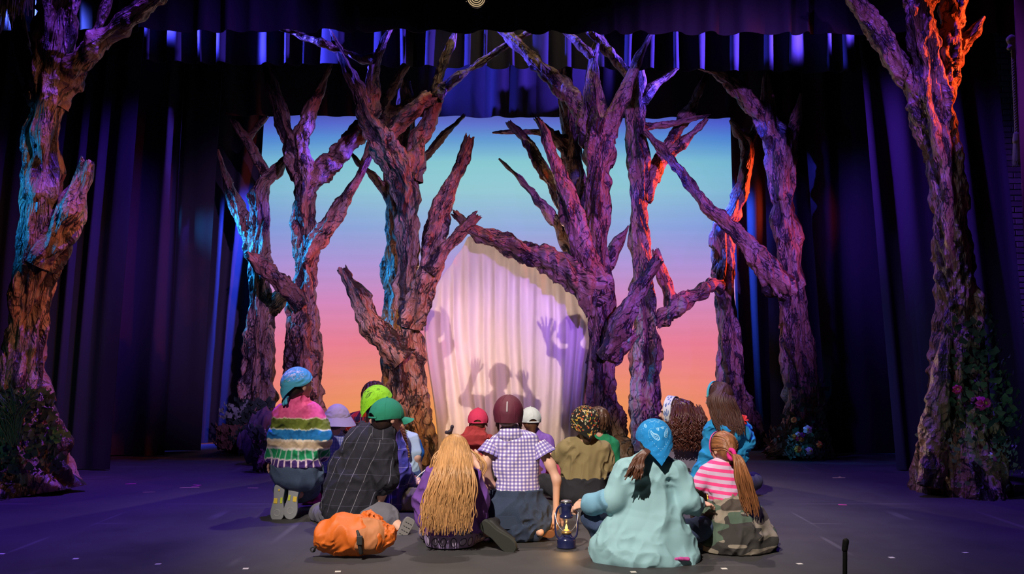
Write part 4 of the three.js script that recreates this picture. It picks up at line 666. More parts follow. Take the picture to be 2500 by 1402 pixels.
// 1. tie dye child, kneeling, soles to the house
{
  const d = 6.62, J = (x, y, dz = 0) => P(x, y, d + dz);
  const c = figure('child in a rainbow tie dye top and sky blue bandana, kneeling', d, { head: [727, 938, 29, 0.75, 0.05, 0], turn: 0.12,
    torso: [[728, 982, 22, 18, 0], [728, 1005, 46, 25, 0], [727, 1050, 45, 28, 0], [727, 1100, 46, 30, 0.0], [726, 1138, 58, 36, 0], [725, 1160, 61, 36, 0.02]],
    arms: [[[690, 1014, 0, 18], [678, 1062, 0.0, 15], [664, 1112, 0.06, 12]], [[770, 1014, 0, 18], [790, 1066, -0.02, 15], [786, 1106, 0.12, 13]]], hands: [{ curl: 0.4, dir: [-0.3, -1, -0.2] }, { curl: 0.5, dir: [-0.6, -0.3, -1] }],
    legs: [[[700, 1162, 0.04, 27], [695, 1196, 0.45, 22], [690, 1212, 0.2, 15], [684, 1206, 0.05, 13]], [[752, 1162, 0.04, 27], [758, 1196, 0.45, 22], [734, 1208, 0.2, 15], [717, 1202, 0.05, 13]]] });
  const top = c.sections[0][0].y + 0.02, bot = J(726, 1140).y;
  c.top('tie_dye_top', cloth(tieDye), { to: 5, hem: 1140, sleeve: 1, loose: 0.035, sleeveLoose: 0.012, fold: 0.011, seed: 3, uv: (x, y, z) => [Math.atan2(x - c.sections[2][0].x, z - c.sections[2][0].z + 0.1) * 0.16 + 0.5, clamp((y - bot) / (top - bot), 0.004, 0.99)], ffy: 7 });
  c.bottom('jeans', cloth(denimMap), { waist: 4, top: 1134, fold: 0.008, seed: 4, length: 0.66 });
  const sole = std([0.30, 0.32, 0.34], 0.7), yel = std([0.85, 0.62, 0.06], 0.6), lime = std([0.6, 0.7, 0.06], 0.6), ring = std([0.5, 0.5, 0.5], 0.6);
  for (const [x, q] of [[682, 1], [717, -1]]) shoe(c, J(x + (q > 0 ? 2 : 4), q > 0 ? 1186 : 1181, 0.0), v3(q > 0 ? -0.012 : -0.03, -0.235, 0.02), v3(0, 0.12, -1), 0.238, [plain([0.12, 0.3, 0.36]), sole], { patches: [[0.105, 0.018 * q, 0.026, 0.036, yel], [0.1, -0.022 * q, 0.016, 0.04, lime], [0.185, 0, 0.021, 0, ring, true], [0.03, 0, 0.012, 0.014, yel]] });
  hairCap(c, hairMat([0.03, 0.016, 0.012]), { seed: 2, grow: -0.03, fold: 0.0015, extra: [cone(rel(c.h, 0.0, -0.6, -0.6), rel(c.h, 0.3, -1.7, -0.4), 0.02, 0.012)] });
  bandana(c, cloth(bandanaPrint('#4fb2d4', '#a9cfe0', 5, 'floral')), { tail: 0.9, tailLow: -1.15, sideLow: -0.15, front: 0.6, knot: [0, -1.0, -1.15], seed: 3, rx: 1.18, rz: 1.42, top: 1.46 });
  c.done();
}
// 2. small child in a bucket hat
{
  const d = 7.35, c = figure('small child in a grey bucket hat and blue gingham shirt', d, { head: [824, 1022, 23, 0.55, 0.0], torso: [[822, 1056, 14, 12, 0], [818, 1074, 32, 18, 0], [814, 1110, 34, 21, 0], [812, 1150, 36, 24, 0], [812, 1186, 38, 26, 0]],
    arms: [[[792, 1078, 0, 11], [784, 1120, 0.05, 10], [800, 1135, 0.2, 8]], [[842, 1078, 0, 11], [850, 1120, 0.05, 10], [832, 1135, 0.2, 8]]], hands: [{ curl: 0.7 }, { curl: 0.7, thumb: -1 }], legs: crossed(P(812, 1192, d), 0.1, 0.8) });
  c.top('gingham_shirt', cloth(gingham('#2436b8', '#dfe2f5', 0.011)), { sleeve: 1, seed: 8, fold: 0.008, to: 5 });
  c.bottom('trousers', plain([0.06, 0.06, 0.09]), { waist: 3, seed: 3 });
  hairCap(c, hairMat([0.10, 0.055, 0.03]), { seed: 4, grow: -0.03, fold: 0.0015 });
  const h = c.h, hm = plain([0.42, 0.40, 0.46]), hat = mesh('bucket_hat', dome(h, { edge: () => 0.15, rx: 1.32, rz: 1.5, top: 1.55, wrinkle: 0.02, seed: 6, base: -0.4 }), hm, c.g);
  const br = gridGeo(64, 10, (u, v) => { const a = u * 2 * Math.PI, q = 1 + v * 0.42; return rel(h, Math.sin(a) * 1.3 * q, 0.2 - v * 0.95 + 0.05 * Math.sin(a * 3), Math.cos(a) * 1.48 * q); }, null, true); mesh('hat_brim', thicken(br, 0.004, 64, 10), hm, hat);
  c.done();
}
// 3. dark haired person in red plaid
{
  const d = 8.25, c = figure('dark haired person in a red and navy plaid shirt behind the lime bandana', d, { head: [914, 970, 25, 0.3, 0], torso: [[908, 1008, 18, 15, 0], [898, 1032, 52, 22, 0], [896, 1080, 54, 27, 0], [896, 1130, 54, 30, 0], [898, 1168, 56, 32, 0]],
    arms: [[[852, 1038, 0, 17], [842, 1090, 0.05, 14], [868, 1115, 0.25, 11]], [[944, 1038, 0, 17], [954, 1090, 0.05, 14], [930, 1115, 0.25, 11]]], hands: [{ curl: 0.7 }, { curl: 0.7, thumb: -1 }], legs: crossed(P(898, 1170, d), 0.14, 1) });
  const red = plaid('#a02420', [[1, 0, 0.3, '#141a3a', 0.85], [0, 0, 0.3, '#141a3a', 0.8], [1, 0.42, 0.025, '#e8e8ee', 0.8], [0, 0.42, 0.025, '#e8e8ee', 0.7], [1, 0.6, 0.2, '#c8382c', 0.6], [1, 0.9, 0.015, '#e8e8ee', 0.6]], 0.12);
  c.top('plaid_shirt', cloth(red), { sleeve: 1, seed: 11, fold: 0.010, to: 5 });
  c.bottom('trousers', BLACKCLOTH, { waist: 3, seed: 5 });
  hairCap(c, hairMat([0.045, 0.022, 0.014]), { seed: 5, grow: 0.2, fold: 0.010 });
  c.done();
}
// 4. lime bandana
{
  const d = 6.98, J = (x, y, dz = 0) => P(x, y, d + dz);
  const c = figure('person in a lime green bandana and violet plaid shirt', d, { head: [922, 982, 28, 0.75, -0.05], turn: 0.25, torso: [[926, 1030, 20, 17, 0], [926, 1060, 52, 26, 0], [930, 1115, 52, 32, 0], [934, 1170, 54, 36, 0], [938, 1222, 60, 40, 0]],
    arms: [[[880, 1066, 0, 18], [872, 1130, 0.05, 16], [905, 1165, 0.25, 12]], [[960, 1074, 0, 18], [978, 1146, -0.03, 18], [1000, 1182, 0.12, 12]]], hands: [{ curl: 0.7 }, { curl: 0.8, dir: [0.7, 0.2, -0.5], back: [0.3, 1, 0.4], thumb: -1 }],
    legs: [[[912, 1222, 0, 26], [880, 1215, 0.3, 22], [930, 1238, 0.4, 15]], [[958, 1222, -0.02, 26], [1022, 1222, -0.02, 24], [992, 1246, 0.25, 15]]] });
  const vio = plaid('#433a94', [[1, 0.05, 0.3, '#2d2f86', 0.7], [0, 0.1, 0.34, '#2b2f8a', 0.6], [1, 0.5, 0.03, '#cfd2ea', 0.7], [1, 0.58, 0.03, '#cfd2ea', 0.7], [0, 0.55, 0.03, '#cfd2ea', 0.5], [1, 0.8, 0.12, '#6a4ca0', 0.6]], 0.13);
  c.top('plaid_shirt', cloth(vio), { sleeve: [1, 0.94], seed: 14, fold: 0.013, loose: 0.018, to: 5 });
  c.bottom('khaki_trousers', plain([0.30, 0.27, 0.20]), { waist: 4, seed: 6, fold: 0.013 });
  hairCap(c, hairMat([0.03, 0.016, 0.012]), { seed: 6, grow: -0.03, fold: 0.0015 });
  bandana(c, cloth(bandanaPrint('#7fce1c', '#1c2a10', 9, 'paisley')), { tail: 1.0, tailLow: -1.35, tailAt: 0.1, sideLow: 0.05, front: 0.7, seed: 9, rx: 1.22, rz: 1.46, top: 1.5 });
  const st = tubeGeo([J(1003, 1184, 0.1), J(1024, 1160, 0.12), J(1046, 1142, 0.14)], [0.004, 0.004, 0.004], { step: 0.02, sides: 8 }); c.done();
  solo('drumstick', st, std([0.7, 0.68, 0.62], 0.5), 'thin pale stick held in the hand beside the khaki knee', 'stick');
}
// 5. green cap
{
  const d = 6.25, J = (x, y, dz = 0) => P(x, y, d + dz);
  const c = figure('person in a green baseball cap and dark windowpane shirt, leaning right', d, { head: [945, 1016, 31, 0.95, -0.02], turn: 0.25, torso: [[936, 1062, 24, 20, 0], [906, 1080, 58, 28, 0], [876, 1135, 55, 34, 0], [856, 1195, 66, 38, 0], [850, 1236, 68, 40, 0], [850, 1254, 66, 40, 0]],
    arms: [[[862, 1080, 0.02, 22], [828, 1140, 0.08, 19], [848, 1190, 0.25, 14]], [[938, 1098, -0.04, 26], [942, 1168, -0.08, 23], [922, 1232, 0.02, 13]]], hands: [{ curl: 0.6 }, { curl: 0.5, dir: [-0.2, -1, -0.3], thumb: -1 }],
    legs: [[[824, 1258, 0.02, 28], [786, 1255, 0.3, 25], [840, 1278, 0.4, 17]], [[882, 1252, -0.02, 28], [938, 1262, -0.08, 25], [980, 1294, -0.14, 14]]] });
  const dk = plaid('#191a26', [[1, 0.0, 0.014, '#8a8a96', 0.9], [1, 0.33, 0.008, '#b4b4bc', 0.8], [1, 0.66, 0.014, '#77778a', 0.8], [0, 0.2, 0.012, '#4c4c5c', 0.8], [0, 0.7, 0.012, '#44445a', 0.8], [0, 0.45, 0.2, '#141522', 0.6]], 0.21);
  c.top('windowpane_shirt', cloth(dk), { sleeve: [0.62, 0.58], seed: 17, fold: 0.010, loose: 0.012, sleeveLoose: 0.022, to: 6, uv: (x, y, z) => { const m = c.sections[2][0], a = Math.atan2(x - m.x - (y - m.y) * 0.42, z - m.z + 0.12) * 0.19; return [a, y * 1.05]; } });
  mesh('collar', clothGeo([stack([[J(932, 1068, 0), 0.105, 0.085], [J(940, 1052, 0), 0.08, 0.072]], c.lat)], { fold: 0.003, seed: 3, cell: 0.009 }), cloth(dk), c.g);
  c.bottom('grey_shorts', plain([0.13, 0.13, 0.16]), { waist: 5, length: 0.62, seed: 7, fold: 0.010 });
  hairCap(c, hairMat([0.03, 0.017, 0.012]), { seed: 7, grow: -0.03, fold: 0.0015 });
  ballCap(c, [plain([0.01, 0.20, 0.115]), plain([0.02, 0.27, 0.17])], { rx: 1.2, rz: 1.42, top: 1.42, low: -0.15, backLow: 0.15 });
  shoe(c, J(1002, 1268, -0.2), v3(-0.24, -0.44, 0.1), v3(-0.1, 0.12, -1), 0.225, [std([0.05, 0.05, 0.055], 0.7), std([0.17, 0.165, 0.16], 0.8)], { patches: Array.from({ length: 21 }, (_, i) => [0.03 + (i % 7) * 0.028, [-0.018, 0, 0.018][Math.floor(i / 7)], 0.012, 0.005, DARK]) });
  c.done();
}
// 6. girl with a braid
{
  const d = 7.55, J = (x, y, dz = 0) => P(x, y, d + dz);
  const c = figure('girl with a long braid and pale blue tee, leaning on a blue bag', d, { head: [968, 1022, 25, 0.4, 0], torso: [[974, 1056, 15, 13, 0], [982, 1076, 38, 19, 0], [984, 1115, 38, 22, 0], [984, 1155, 40, 25, 0], [984, 1182, 42, 28, 0]],
    arms: [[[950, 1080, 0, 13], [944, 1125, 0.05, 11], [965, 1150, 0.2, 9]], [[1008, 1078, 0, 12], [1018, 1116, -0.03, 11], [1025, 1152, 0.04, 9]]], hands: [{ curl: 0.6 }, { curl: 0.5, dir: [-0.3, -1, -0.4], thumb: -1 }], legs: crossed(P(984, 1186, d), 0.1, 0.9), skin: 'rose' });
  c.top('tee', plain([0.36, 0.50, 0.68]), { sleeve: 0.34, seed: 19, sleeveLoose: 0.012, to: 5 });
  c.bottom('shorts', plain([0.05, 0.09, 0.25]), { waist: 3, length: 0.5, seed: 8 });
  hairCap(c, hairMat([0.20, 0.09, 0.035]), { seed: 9, extra: [] });
  const br = []; for (let s = 0; s < 3; s++) { const pts = [], rr = []; for (let i = 0; i <= 60; i++) { const t = i / 60, b = J(lerp(978, 996, t), lerp(1032, 1116, t), -0.10 - 0.05 * Math.sin(t * 3)), a = t * 26 + s * 2.094; pts.push(b.add(V(Math.sin(a) * 0.013, 0, Math.sin(2 * a) * 0.008))); rr.push(lerp(0.013, 0.009, t)); } br.push(tubeGeo(pts, rr, { step: 0.008, sides: 8, color: () => [1, 1, 1] })); }
  mesh('braid', merge(br), hairMat([0.30, 0.15, 0.06]), c.g); c.done();
}
// 7. long blond hair, violet sweatshirt
{
  const d = 5.66, J = (x, y, dz = 0) => P(x, y, d + dz);
  const c = figure('girl with very long wavy blond hair and a violet sweatshirt', d, { head: [1110, 1102, 29, -0.05, -0.15], torso: [[1108, 1140, 24, 20, 0.02], [1106, 1162, 52, 32, 0], [1104, 1210, 72, 44, 0], [1102, 1262, 84, 50, 0], [1100, 1296, 62, 50, 0], [1099, 1312, 58, 48, 0]],
    arms: [[[1060, 1166, 0, 20], [1036, 1225, 0.02, 20], [1062, 1250, 0.25, 13]], [[1150, 1166, 0, 20], [1170, 1225, 0.02, 20], [1146, 1250, 0.25, 13]]], hands: [{ curl: 0.6 }, { curl: 0.6, thumb: -1 }],
    legs: [[[1074, 1304, 0, 28], [1046, 1296, 0.3, 22], [1090, 1308, 0.4, 16]], [[1126, 1306, 0, 30], [1180, 1290, 0.2, 22], [1195, 1300, 0.02, 14]]] });
  c.top('sweatshirt', plain([0.14, 0.05, 0.30]), { sleeve: 1, seed: 23, fold: 0.010, loose: 0.02, sleeveLoose: 0.024, to: 5, hem: 1302, ffy: 6 });
  c.bottom('patterned_shorts', cloth(canvasTexture(256, 256, (x, w) => { x.fillStyle = '#8d7aa8'; x.fillRect(0, 0, w, w); x.strokeStyle = '#1a1426'; x.lineWidth = 9; const r = rng(3); for (let i = 0; i < 9; i++) { x.beginPath(); x.ellipse(20 + (i % 3) * 85 + r() * 20, 30 + Math.floor(i / 3) * 85, 32, 24, r() * 3, 0, 6.3); x.stroke(); x.fillStyle = '#c9c0d6'; x.globalAlpha = 0.5; x.fill(); x.globalAlpha = 1; } }, 0.2, 0.2)), { waist: 4, length: 0.45, seed: 9, loose: 0.016 });
  const hm = hairMat([0.46, 0.25, 0.105], 0.4);
  hairCap(c, hm, { seed: 10, grow: 0.02, fold: 0.003, extra: [stack([[rel(c.h, 0, 0.1, -0.75), 0.075, 0.035], [J(1106, 1150, -0.17), 0.1, 0.02], [J(1100, 1200, -0.2), 0.125, 0.024], [J(1094, 1250, -0.2), 0.12, 0.016]], c.lat)] });
  const r = rng(71), paths = []; for (let i = 0; i < 330; i++) { const a = (r() - 0.5) * 2, b = clamp(a + (r() - 0.5) * 0.35, -1.15, 1.15), lay = r(), f = Math.sqrt(Math.max(0, 1 - a * a * 0.85)); paths.push([rel(c.h, a * 0.4, 1.40 - a * a * 0.12, 0.6 - 0.7 * r()), rel(c.h, a * 0.86, 1.24 - a * a * 0.3, -0.5 * f - 0.22), rel(c.h, a * 1.16, 0.25, -1.1 * f - 0.28), J(1108 + b * 42, 1146, -0.13 - 0.075 * f - lay * 0.015), J(1100 + b * 56, 1200 + 8 * r(), -0.185 - 0.05 * f - lay * 0.015), J(1094 + b * 58, 1238 + 10 * r(), -0.205 - 0.03 * f), J(1090 + b * (52 + 14 * r()), 1262 + 46 * r(), -0.215 - 0.012 * r())]); }
  for (let i = 0; i < 12; i++) { const q = i < 6 ? -1 : 1; paths.push([rel(c.h, q * 0.4, 1.1, 0.3), rel(c.h, q * 1.2, 0.2, 0.1), rel(c.h, q * (1.5 + 0.1 * i % 3), -0.9, -0.1), J(1108 + q * (56 + 2 * (i % 6)), 1185, -0.02), J(1104 + q * (66 + 2 * (i % 6)), 1225, -0.04)]); }
  mesh('hair_lock', locks(paths, 0.0068, 0.0022, 72, { wave: 0.006, freq: 26, sides: 5 }), hm, c.g);
  const bow = []; for (const [dx, dy] of [[-22, -4], [-8, -18], [-14, -6]]) bow.push(cone(J(1100, 1060, 0), J(1112 + dx, 1060 + dy, -0.01), 0.006, 0.011)); mesh('hair_ribbon', clothGeo(bow, { k: 0.006, fold: 0, cell: 0.004 }), std([0.02, 0.012, 0.03], 0.7), c.g);
  shoe(c, J(1180, 1278, -0.10), v3(0.30, -0.22, 0.10), v3(0.25, 0.35, -1), 0.24, [std([0.015, 0.015, 0.015], 0.6), std([0.03, 0.034, 0.028], 0.75)], { });
  const heel = J(1184, 1270, 0.06); c.done();
}
// 8. pink cap, red hoodie
{
  const d = 8.25, c = figure('child in a bright pink cap and red hooded jacket', d, { head: [1167, 1026, 20, 0.0, -0.05], torso: [[1164, 1054, 16, 14, 0], [1162, 1072, 33, 19, 0], [1162, 1105, 34, 22, 0], [1162, 1140, 35, 24, 0], [1162, 1166, 36, 26, 0]],
    arms: [[[1134, 1078, 0, 12], [1126, 1115, 0.05, 11], [1146, 1135, 0.2, 9]], [[1190, 1078, 0, 12], [1198, 1115, 0.05, 11], [1178, 1135, 0.2, 9]]], hands: [{ curl: 0.7 }, { curl: 0.7, thumb: -1 }], legs: crossed(P(1162, 1168, d), 0.09, 0.85) });
  const red = plain([0.42, 0.045, 0.05]);
  c.top('hooded_jacket', red, { sleeve: 1, seed: 27, fold: 0.010, to: 5 });
  const J = c.J; mesh('hood', clothGeo([stack([[J(1160, 1052, -0.05), 0.085, 0.055], [J(1160, 1068, -0.10), 0.115, 0.05], [J(1160, 1082, -0.11), 0.08, 0.03]], c.lat)], { fold: 0.012, seed: 28, cell: 0.009 }), red, c.g);
  c.bottom('trousers', plain([0.10, 0.09, 0.085]), { waist: 3, seed: 10 });
  hairCap(c, hairMat([0.12, 0.05, 0.025]), { seed: 11, grow: -0.03, fold: 0.0015 });
  ballCap(c, [plain([0.75, 0.05, 0.16])], { rx: 1.24, rz: 1.42, top: 1.45, low: -0.35 }); c.done();
}
// 9. burgundy cap, gingham blouse, denim skirt
{
  const d = 5.86, J = (x, y, dz = 0) => P(x, y, d + dz);
  const c = figure('girl in a burgundy cap, lilac gingham blouse and denim skirt', d, { head: [1241, 1008, 29, 0.05, 0.02], torso: [[1246, 1056, 26, 20, 0], [1254, 1080, 58, 28, 0], [1258, 1125, 55, 32, 0], [1262, 1172, 50, 32, 0], [1262, 1210, 52, 36, 0], [1262, 1250, 72, 44, 0], [1262, 1276, 76, 46, 0]],
    arms: [[[1202, 1088, 0, 16], [1184, 1132, -0.03, 15], [1198, 1186, 0.02, 13], [1160, 1130, 0.16, 9]], [[1318, 1090, 0, 16], [1344, 1136, -0.02, 15], [1359, 1172, -0.04, 13], [1357, 1250, -0.02, 9]]],
    hands: [{ curl: 0.6, dir: [-0.5, 0.8, -0.4] }, { curl: 0.35, dir: [-0.05, -1, 0], back: [0.6, 0, 0.8], thumb: -1 }],
    legs: [[[1236, 1272, 0, 34], [1210, 1285, 0.42, 26], [1262, 1300, 0.1, 14], [1280, 1304, -0.1, 12]], [[1292, 1272, 0, 34], [1318, 1285, 0.42, 26], [1310, 1300, 0.1, 14], [1318, 1300, -0.1, 12]]], skin: 'fair' });
  const gg = cloth(gingham('#4a3c9a', '#efe6f2', 0.0215));
  const blouse = c.top('gingham_blouse', gg, { sleeve: 0, seed: 31, fold: 0.006, to: 6, hem: 1222, loose: 0.01 });
  c.arms.forEach(l => { const S = l[0][0], D = l[1][0].clone().sub(S).normalize(), A = V(0, 0, 1).addScaledVector(D, -D.z).normalize(), B = V(0, 0, 0).crossVectors(D, A); const g = gridGeo(72, 8, (u, v) => { const a = u * 2 * Math.PI, rr = 0.047 + v * 0.022 + 0.008 * v * Math.sin(a * 15); return S.clone().addScaledVector(D, v * 0.085 - 0.022).addScaledVector(A, Math.cos(a) * rr).addScaledVector(B, Math.sin(a) * rr); }, (u, v) => [u * 0.34, v * 0.085], true); mesh('ruffle_sleeve', thicken(g, 0.003, 72, 8), gg, c.g); });
  mesh('blouse_collar', clothGeo([stack([[J(1246, 1062, -0.02), 0.085, 0.065], [J(1246, 1052, -0.01), 0.064, 0.052]], c.lat)], { fold: 0.003, seed: 3, cell: 0.008 }), gg, c.g);
  const dn = cloth(denimMap, { color: new THREE.Color(0.34, 0.36, 0.42) });
  const skirt = c.bottom('denim_skirt', dn, { waist: 3, top: 1194, hipLoose: 0.012, length: 0.30, seed: 32, fold: 0.013, loose: 0.014, extra: [stack([[J(1262, 1245, 0), 0.175, 0.115], [J(1262, 1280, 0.0), 0.2, 0.12]], c.lat)] });
  for (const [x, w] of [[1232, 0.05]]) { const b = new RoundedBoxGeometry(0.12, 0.075, 0.006, 2, 0.003); b.translate(J(1240, 1268, 0).x, J(1240, 1268, 0).y, J(1240, 1268).z + 0.128); mesh('pocket', b, dn, skirt); }
  const tan = std([0.22, 0.09, 0.035], 0.8);
  for (const [x, y, q] of [[1272, 1309, 1], [1326, 1306, -1]]) shoe(c, J(x + 20 * q, y - 3, -0.09), v3(-0.9 * q, -0.08, -0.35), v3(0, 0.25, -1), 0.125, [tan, tan]);
  hairCap(c, hairMat([0.13, 0.06, 0.03]), { seed: 12, grow: -0.03, fold: 0.0015, extra: [cone(rel(c.h, -0.95, -0.2, 0.2), rel(c.h, -0.85, -1.6, 0.3), 0.014, 0.008), cone(rel(c.h, 0.95, -0.2, 0.2), rel(c.h, 1.0, -1.6, 0.2), 0.014, 0.008)] });
  ballCap(c, [plain([0.115, 0.012, 0.035], 0.6)], { rx: 1.24, rz: 1.42, top: 1.5, low: -0.75, opening: false, stripe: [0.02, 0.98, 0.2, std([0.42, 0.36, 0.4], 0.6)], button: false, brim: true }); c.done();
}
// 10. white cap, violet tee
{
  const d = 7.95, c = figure('girl in a white cap and violet tee, half behind the burgundy cap', d, { head: [1295, 1024, 21, -0.2, 0], torso: [[1300, 1056, 16, 14, 0], [1306, 1076, 36, 18, 0], [1306, 1110, 36, 21, 0], [1306, 1145, 36, 24, 0], [1306, 1172, 38, 26, 0]],
    arms: [[[1276, 1080, 0, 12], [1270, 1120, 0.05, 11], [1290, 1140, 0.2, 9]], [[1336, 1080, 0, 12], [1346, 1118, 0.0, 11], [1356, 1140, 0.12, 9]]], hands: [{ curl: 0.7 }, { curl: 0.5, thumb: -1 }], legs: crossed(P(1306, 1174, d), 0.09, 0.9) });
  c.top('tee', plain([0.22, 0.10, 0.50]), { sleeve: 0.4, seed: 35, to: 5, sleeveLoose: 0.018 });
  c.bottom('trousers', plain([0.16, 0.05, 0.08]), { waist: 3, seed: 11 });
  hairCap(c, hairMat([0.12, 0.05, 0.025]), { seed: 13, grow: -0.03, fold: 0.0015, extra: [cone(rel(c.h, 0, -0.7, -0.8), rel(c.h, 0.1, -1.9, -0.9), 0.035, 0.02)] });
  ballCap(c, [plain([0.62, 0.68, 0.70])], { rx: 1.24, rz: 1.44, top: 1.42, low: -0.3 }); c.done();
}
// 11. black floral bandana, olive tee
{
  const d = 7.25, J = (x, y, dz = 0) => P(x, y, d + dz);
  const c = figure('person in a black floral bandana and olive tee', d, { head: [1428, 1030, 28, -0.15, -0.05], torso: [[1430, 1072, 22, 18, 0], [1424, 1092, 50, 25, 0], [1424, 1135, 50, 30, 0], [1426, 1172, 51, 33, 0], [1426, 1206, 54, 38, 0]],
    arms: [[[1380, 1098, 0, 16], [1362, 1118, 0.06, 13], [1338, 1114, 0.16, 10]], [[1470, 1096, 0, 16], [1484, 1140, 0.05, 14], [1462, 1165, 0.25, 11]]], hands: [{ curl: 0.5, dir: [-1, 0.1, -0.4] }, { curl: 0.6, thumb: -1 }], legs: crossed(P(1426, 1208, d), 0.13, 1) });
  c.top('olive_tee', plain([0.24, 0.19, 0.085]), { sleeve: 0.4, seed: 37, to: 5, hem: 1170, fold: 0.013, sleeveLoose: 0.018 });
  c.bottom('dark_trousers', BLACKCLOTH, { waist: 3, top: 1164, seed: 12 });
  hairCap(c, hairMat([0.06, 0.03, 0.018]), { seed: 14, grow: -0.03, fold: 0.0015, extra: [cone(rel(c.h, 0, -0.6, -0.7), rel(c.h, 0, -1.5, -0.7), 0.06, 0.035)] });
  bandana(c, cloth(bandanaPrint('#14130f', '#d9b13c', 13, 'posy')), { tail: 1.2, tailLow: -1.45, sideLow: -0.6, front: 0.6, seed: 12, rx: 1.26, rz: 1.44, top: 1.42, below: 0.06 }); c.done();
}
// 12. green tee child
{
  const d = 7.9, c = figure('curly haired child in a green tee beside the olive tee', d, { head: [1462, 1026, 22, -0.3, 0], torso: [[1466, 1060, 16, 14, 0], [1468, 1080, 34, 18, 0], [1470, 1115, 35, 22, 0], [1470, 1150, 36, 24, 0], [1470, 1174, 38, 26, 0]],
    arms: [[[1440, 1084, 0, 12], [1434, 1124, 0.05, 10], [1452, 1142, 0.2, 8]], [[1494, 1084, 0, 12], [1502, 1126, 0.02, 10], [1486, 1146, 0.2, 8]]], hands: [{ curl: 0.7 }, { curl: 0.7, thumb: -1 }], legs: crossed(P(1470, 1178, d), 0.09, 0.9) });
  c.top('green_tee', plain([0.01, 0.22, 0.09]), { sleeve: 0.55, seed: 39, to: 5, sleeveLoose: 0.014 });
  c.bottom('trousers', BLACKCLOTH, { waist: 3, seed: 13 });
  hairCap(c, hairMat([0.10, 0.045, 0.022]), { seed: 15, grow: 0.18, fold: 0.013 }); c.done();
}
// 13. blue bandana, pale aqua shirt
{
  const d = 5.28, J = (x, y, dz = 0) => P(x, y, d + dz);
  const c = figure('girl in a bright blue bandana and oversized pale aqua shirt', d, { head: [1596, 1072, 33, -0.25, -0.1], turn: -0.05, torso: [[1590, 1120, 28, 24, 0], [1588, 1142, 62, 34, 0], [1588, 1200, 66, 40, 0], [1586, 1262, 80, 50, 0], [1578, 1318, 110, 62, 0], [1576, 1342, 120, 66, 0]],
    arms: [[[1526, 1152, 0, 23], [1498, 1222, -0.04, 21], [1440, 1231, 0.02, 14], [1432, 1230, 0.03, 11]], [[1650, 1152, 0, 23], [1680, 1222, -0.02, 21], [1702, 1236, 0.1, 13]]], hands: [{ curl: 0.95, dir: [-0.8, -0.25, -0.5], back: [-0.3, 0.9, 0.4] }, { curl: 0.5, thumb: -1, dir: [0.8, 0.1, -0.5] }],
    legs: [[[1540, 1318, 0, 36], [1446, 1262, 0.1, 24], [1470, 1318, 0.12, 18]], [[1620, 1318, 0, 36], [1712, 1290, 0.2, 26], [1640, 1322, 0.3, 18]]] });
  const aqua = plain([0.25, 0.45, 0.49], 0.8);
  c.top('aqua_shirt', aqua, { sleeve: [0.35, 0.92], seed: 41, fold: 0.014, loose: 0.016, sleeveLoose: 0.018, to: 6, ffx: 6.5, ffy: 3.6, extra: [stack([[J(1578, 1300, 0), 0.225, 0.14], [J(1575, 1352, -0.02), 0.285, 0.165]], c.lat)] });
  mesh('shirt_cuff', clothGeo([cone(J(1480, 1226, -0.03), J(1442, 1231, 0.02), 0.064, 0.055)], { fold: 0.013, seed: 44, cell: 0.009 }), plain([0.16, 0.36, 0.50], 0.8), c.g);
  c.bottom('jeans', cloth(denimMap, { color: new THREE.Color(0.5, 0.55, 0.7) }), { waist: 5, seed: 42, loose: 0.006, length: 1 });
  mesh('watch', tubeGeo(Array.from({ length: 17 }, (_, i) => { const a = i / 16 * 2 * Math.PI, p = J(1434, 1230, 0.025); return V(p.x + 0.004 * Math.sin(a), p.y + Math.cos(a) * 0.036, p.z + Math.sin(a) * 0.036); }), Array(17).fill(0.010), { step: 0.008, sides: 8 }), std([0.03, 0.022, 0.02], 0.5), c.g);
  const hem = []; for (let i = 0; i < 7; i++) hem.push(cone(J(1505 + i * 26, 1364 + (i % 2) * 2, -0.165), J(1524 + i * 26, 1365, -0.15), 0.008, 0.007)); mesh('printed_skirt_hem', clothGeo(hem, { k: 0.01, fold: 0.006, cell: 0.007, cut: (x, y) => 0.003 - y }), plain([0.5, 0.07, 0.3]), c.g);
  const hm = hairMat([0.085, 0.033, 0.018]);
  hairCap(c, hm, { seed: 16, grow: -0.03, fold: 0.0015 });
  const r = rng(91), paths = []; for (let i = 0; i < 46; i++) { const a = r() * 2 - 1; paths.push([rel(c.h, -0.35 + a * 0.25, -0.5, -0.85), J(1562 + a * 12, 1118, -0.15), J(1554 + a * 17, 1142, -0.17 - r() * 0.03), J(1547 + a * 22, 1160 + r() * 14, -0.185 - r() * 0.02)]); } mesh('ponytail', locks(paths, 0.010, 0.004, 92, { wave: 0.003 }), hm, c.g);
  bandana(c, cloth(bandanaPrint('#1183c9', '#a4d6f4', 17, 'paisley')), { tail: 1.15, tailLow: -1.95, tailAt: 0.12, sideLow: -0.15, front: 0.6, seed: 15, rx: 1.3, rz: 1.46, top: 1.5, below: -0.06, flare: -0.02 });
  shoe(c, J(1452, 1310, 0.12), v3(0.12, -0.1, -0.2), v3(0.1, 1, 0.2), 0.2, [std([0.05, 0.05, 0.06], 0.6), std([0.4, 0.4, 0.42], 0.6)]); c.done();
}
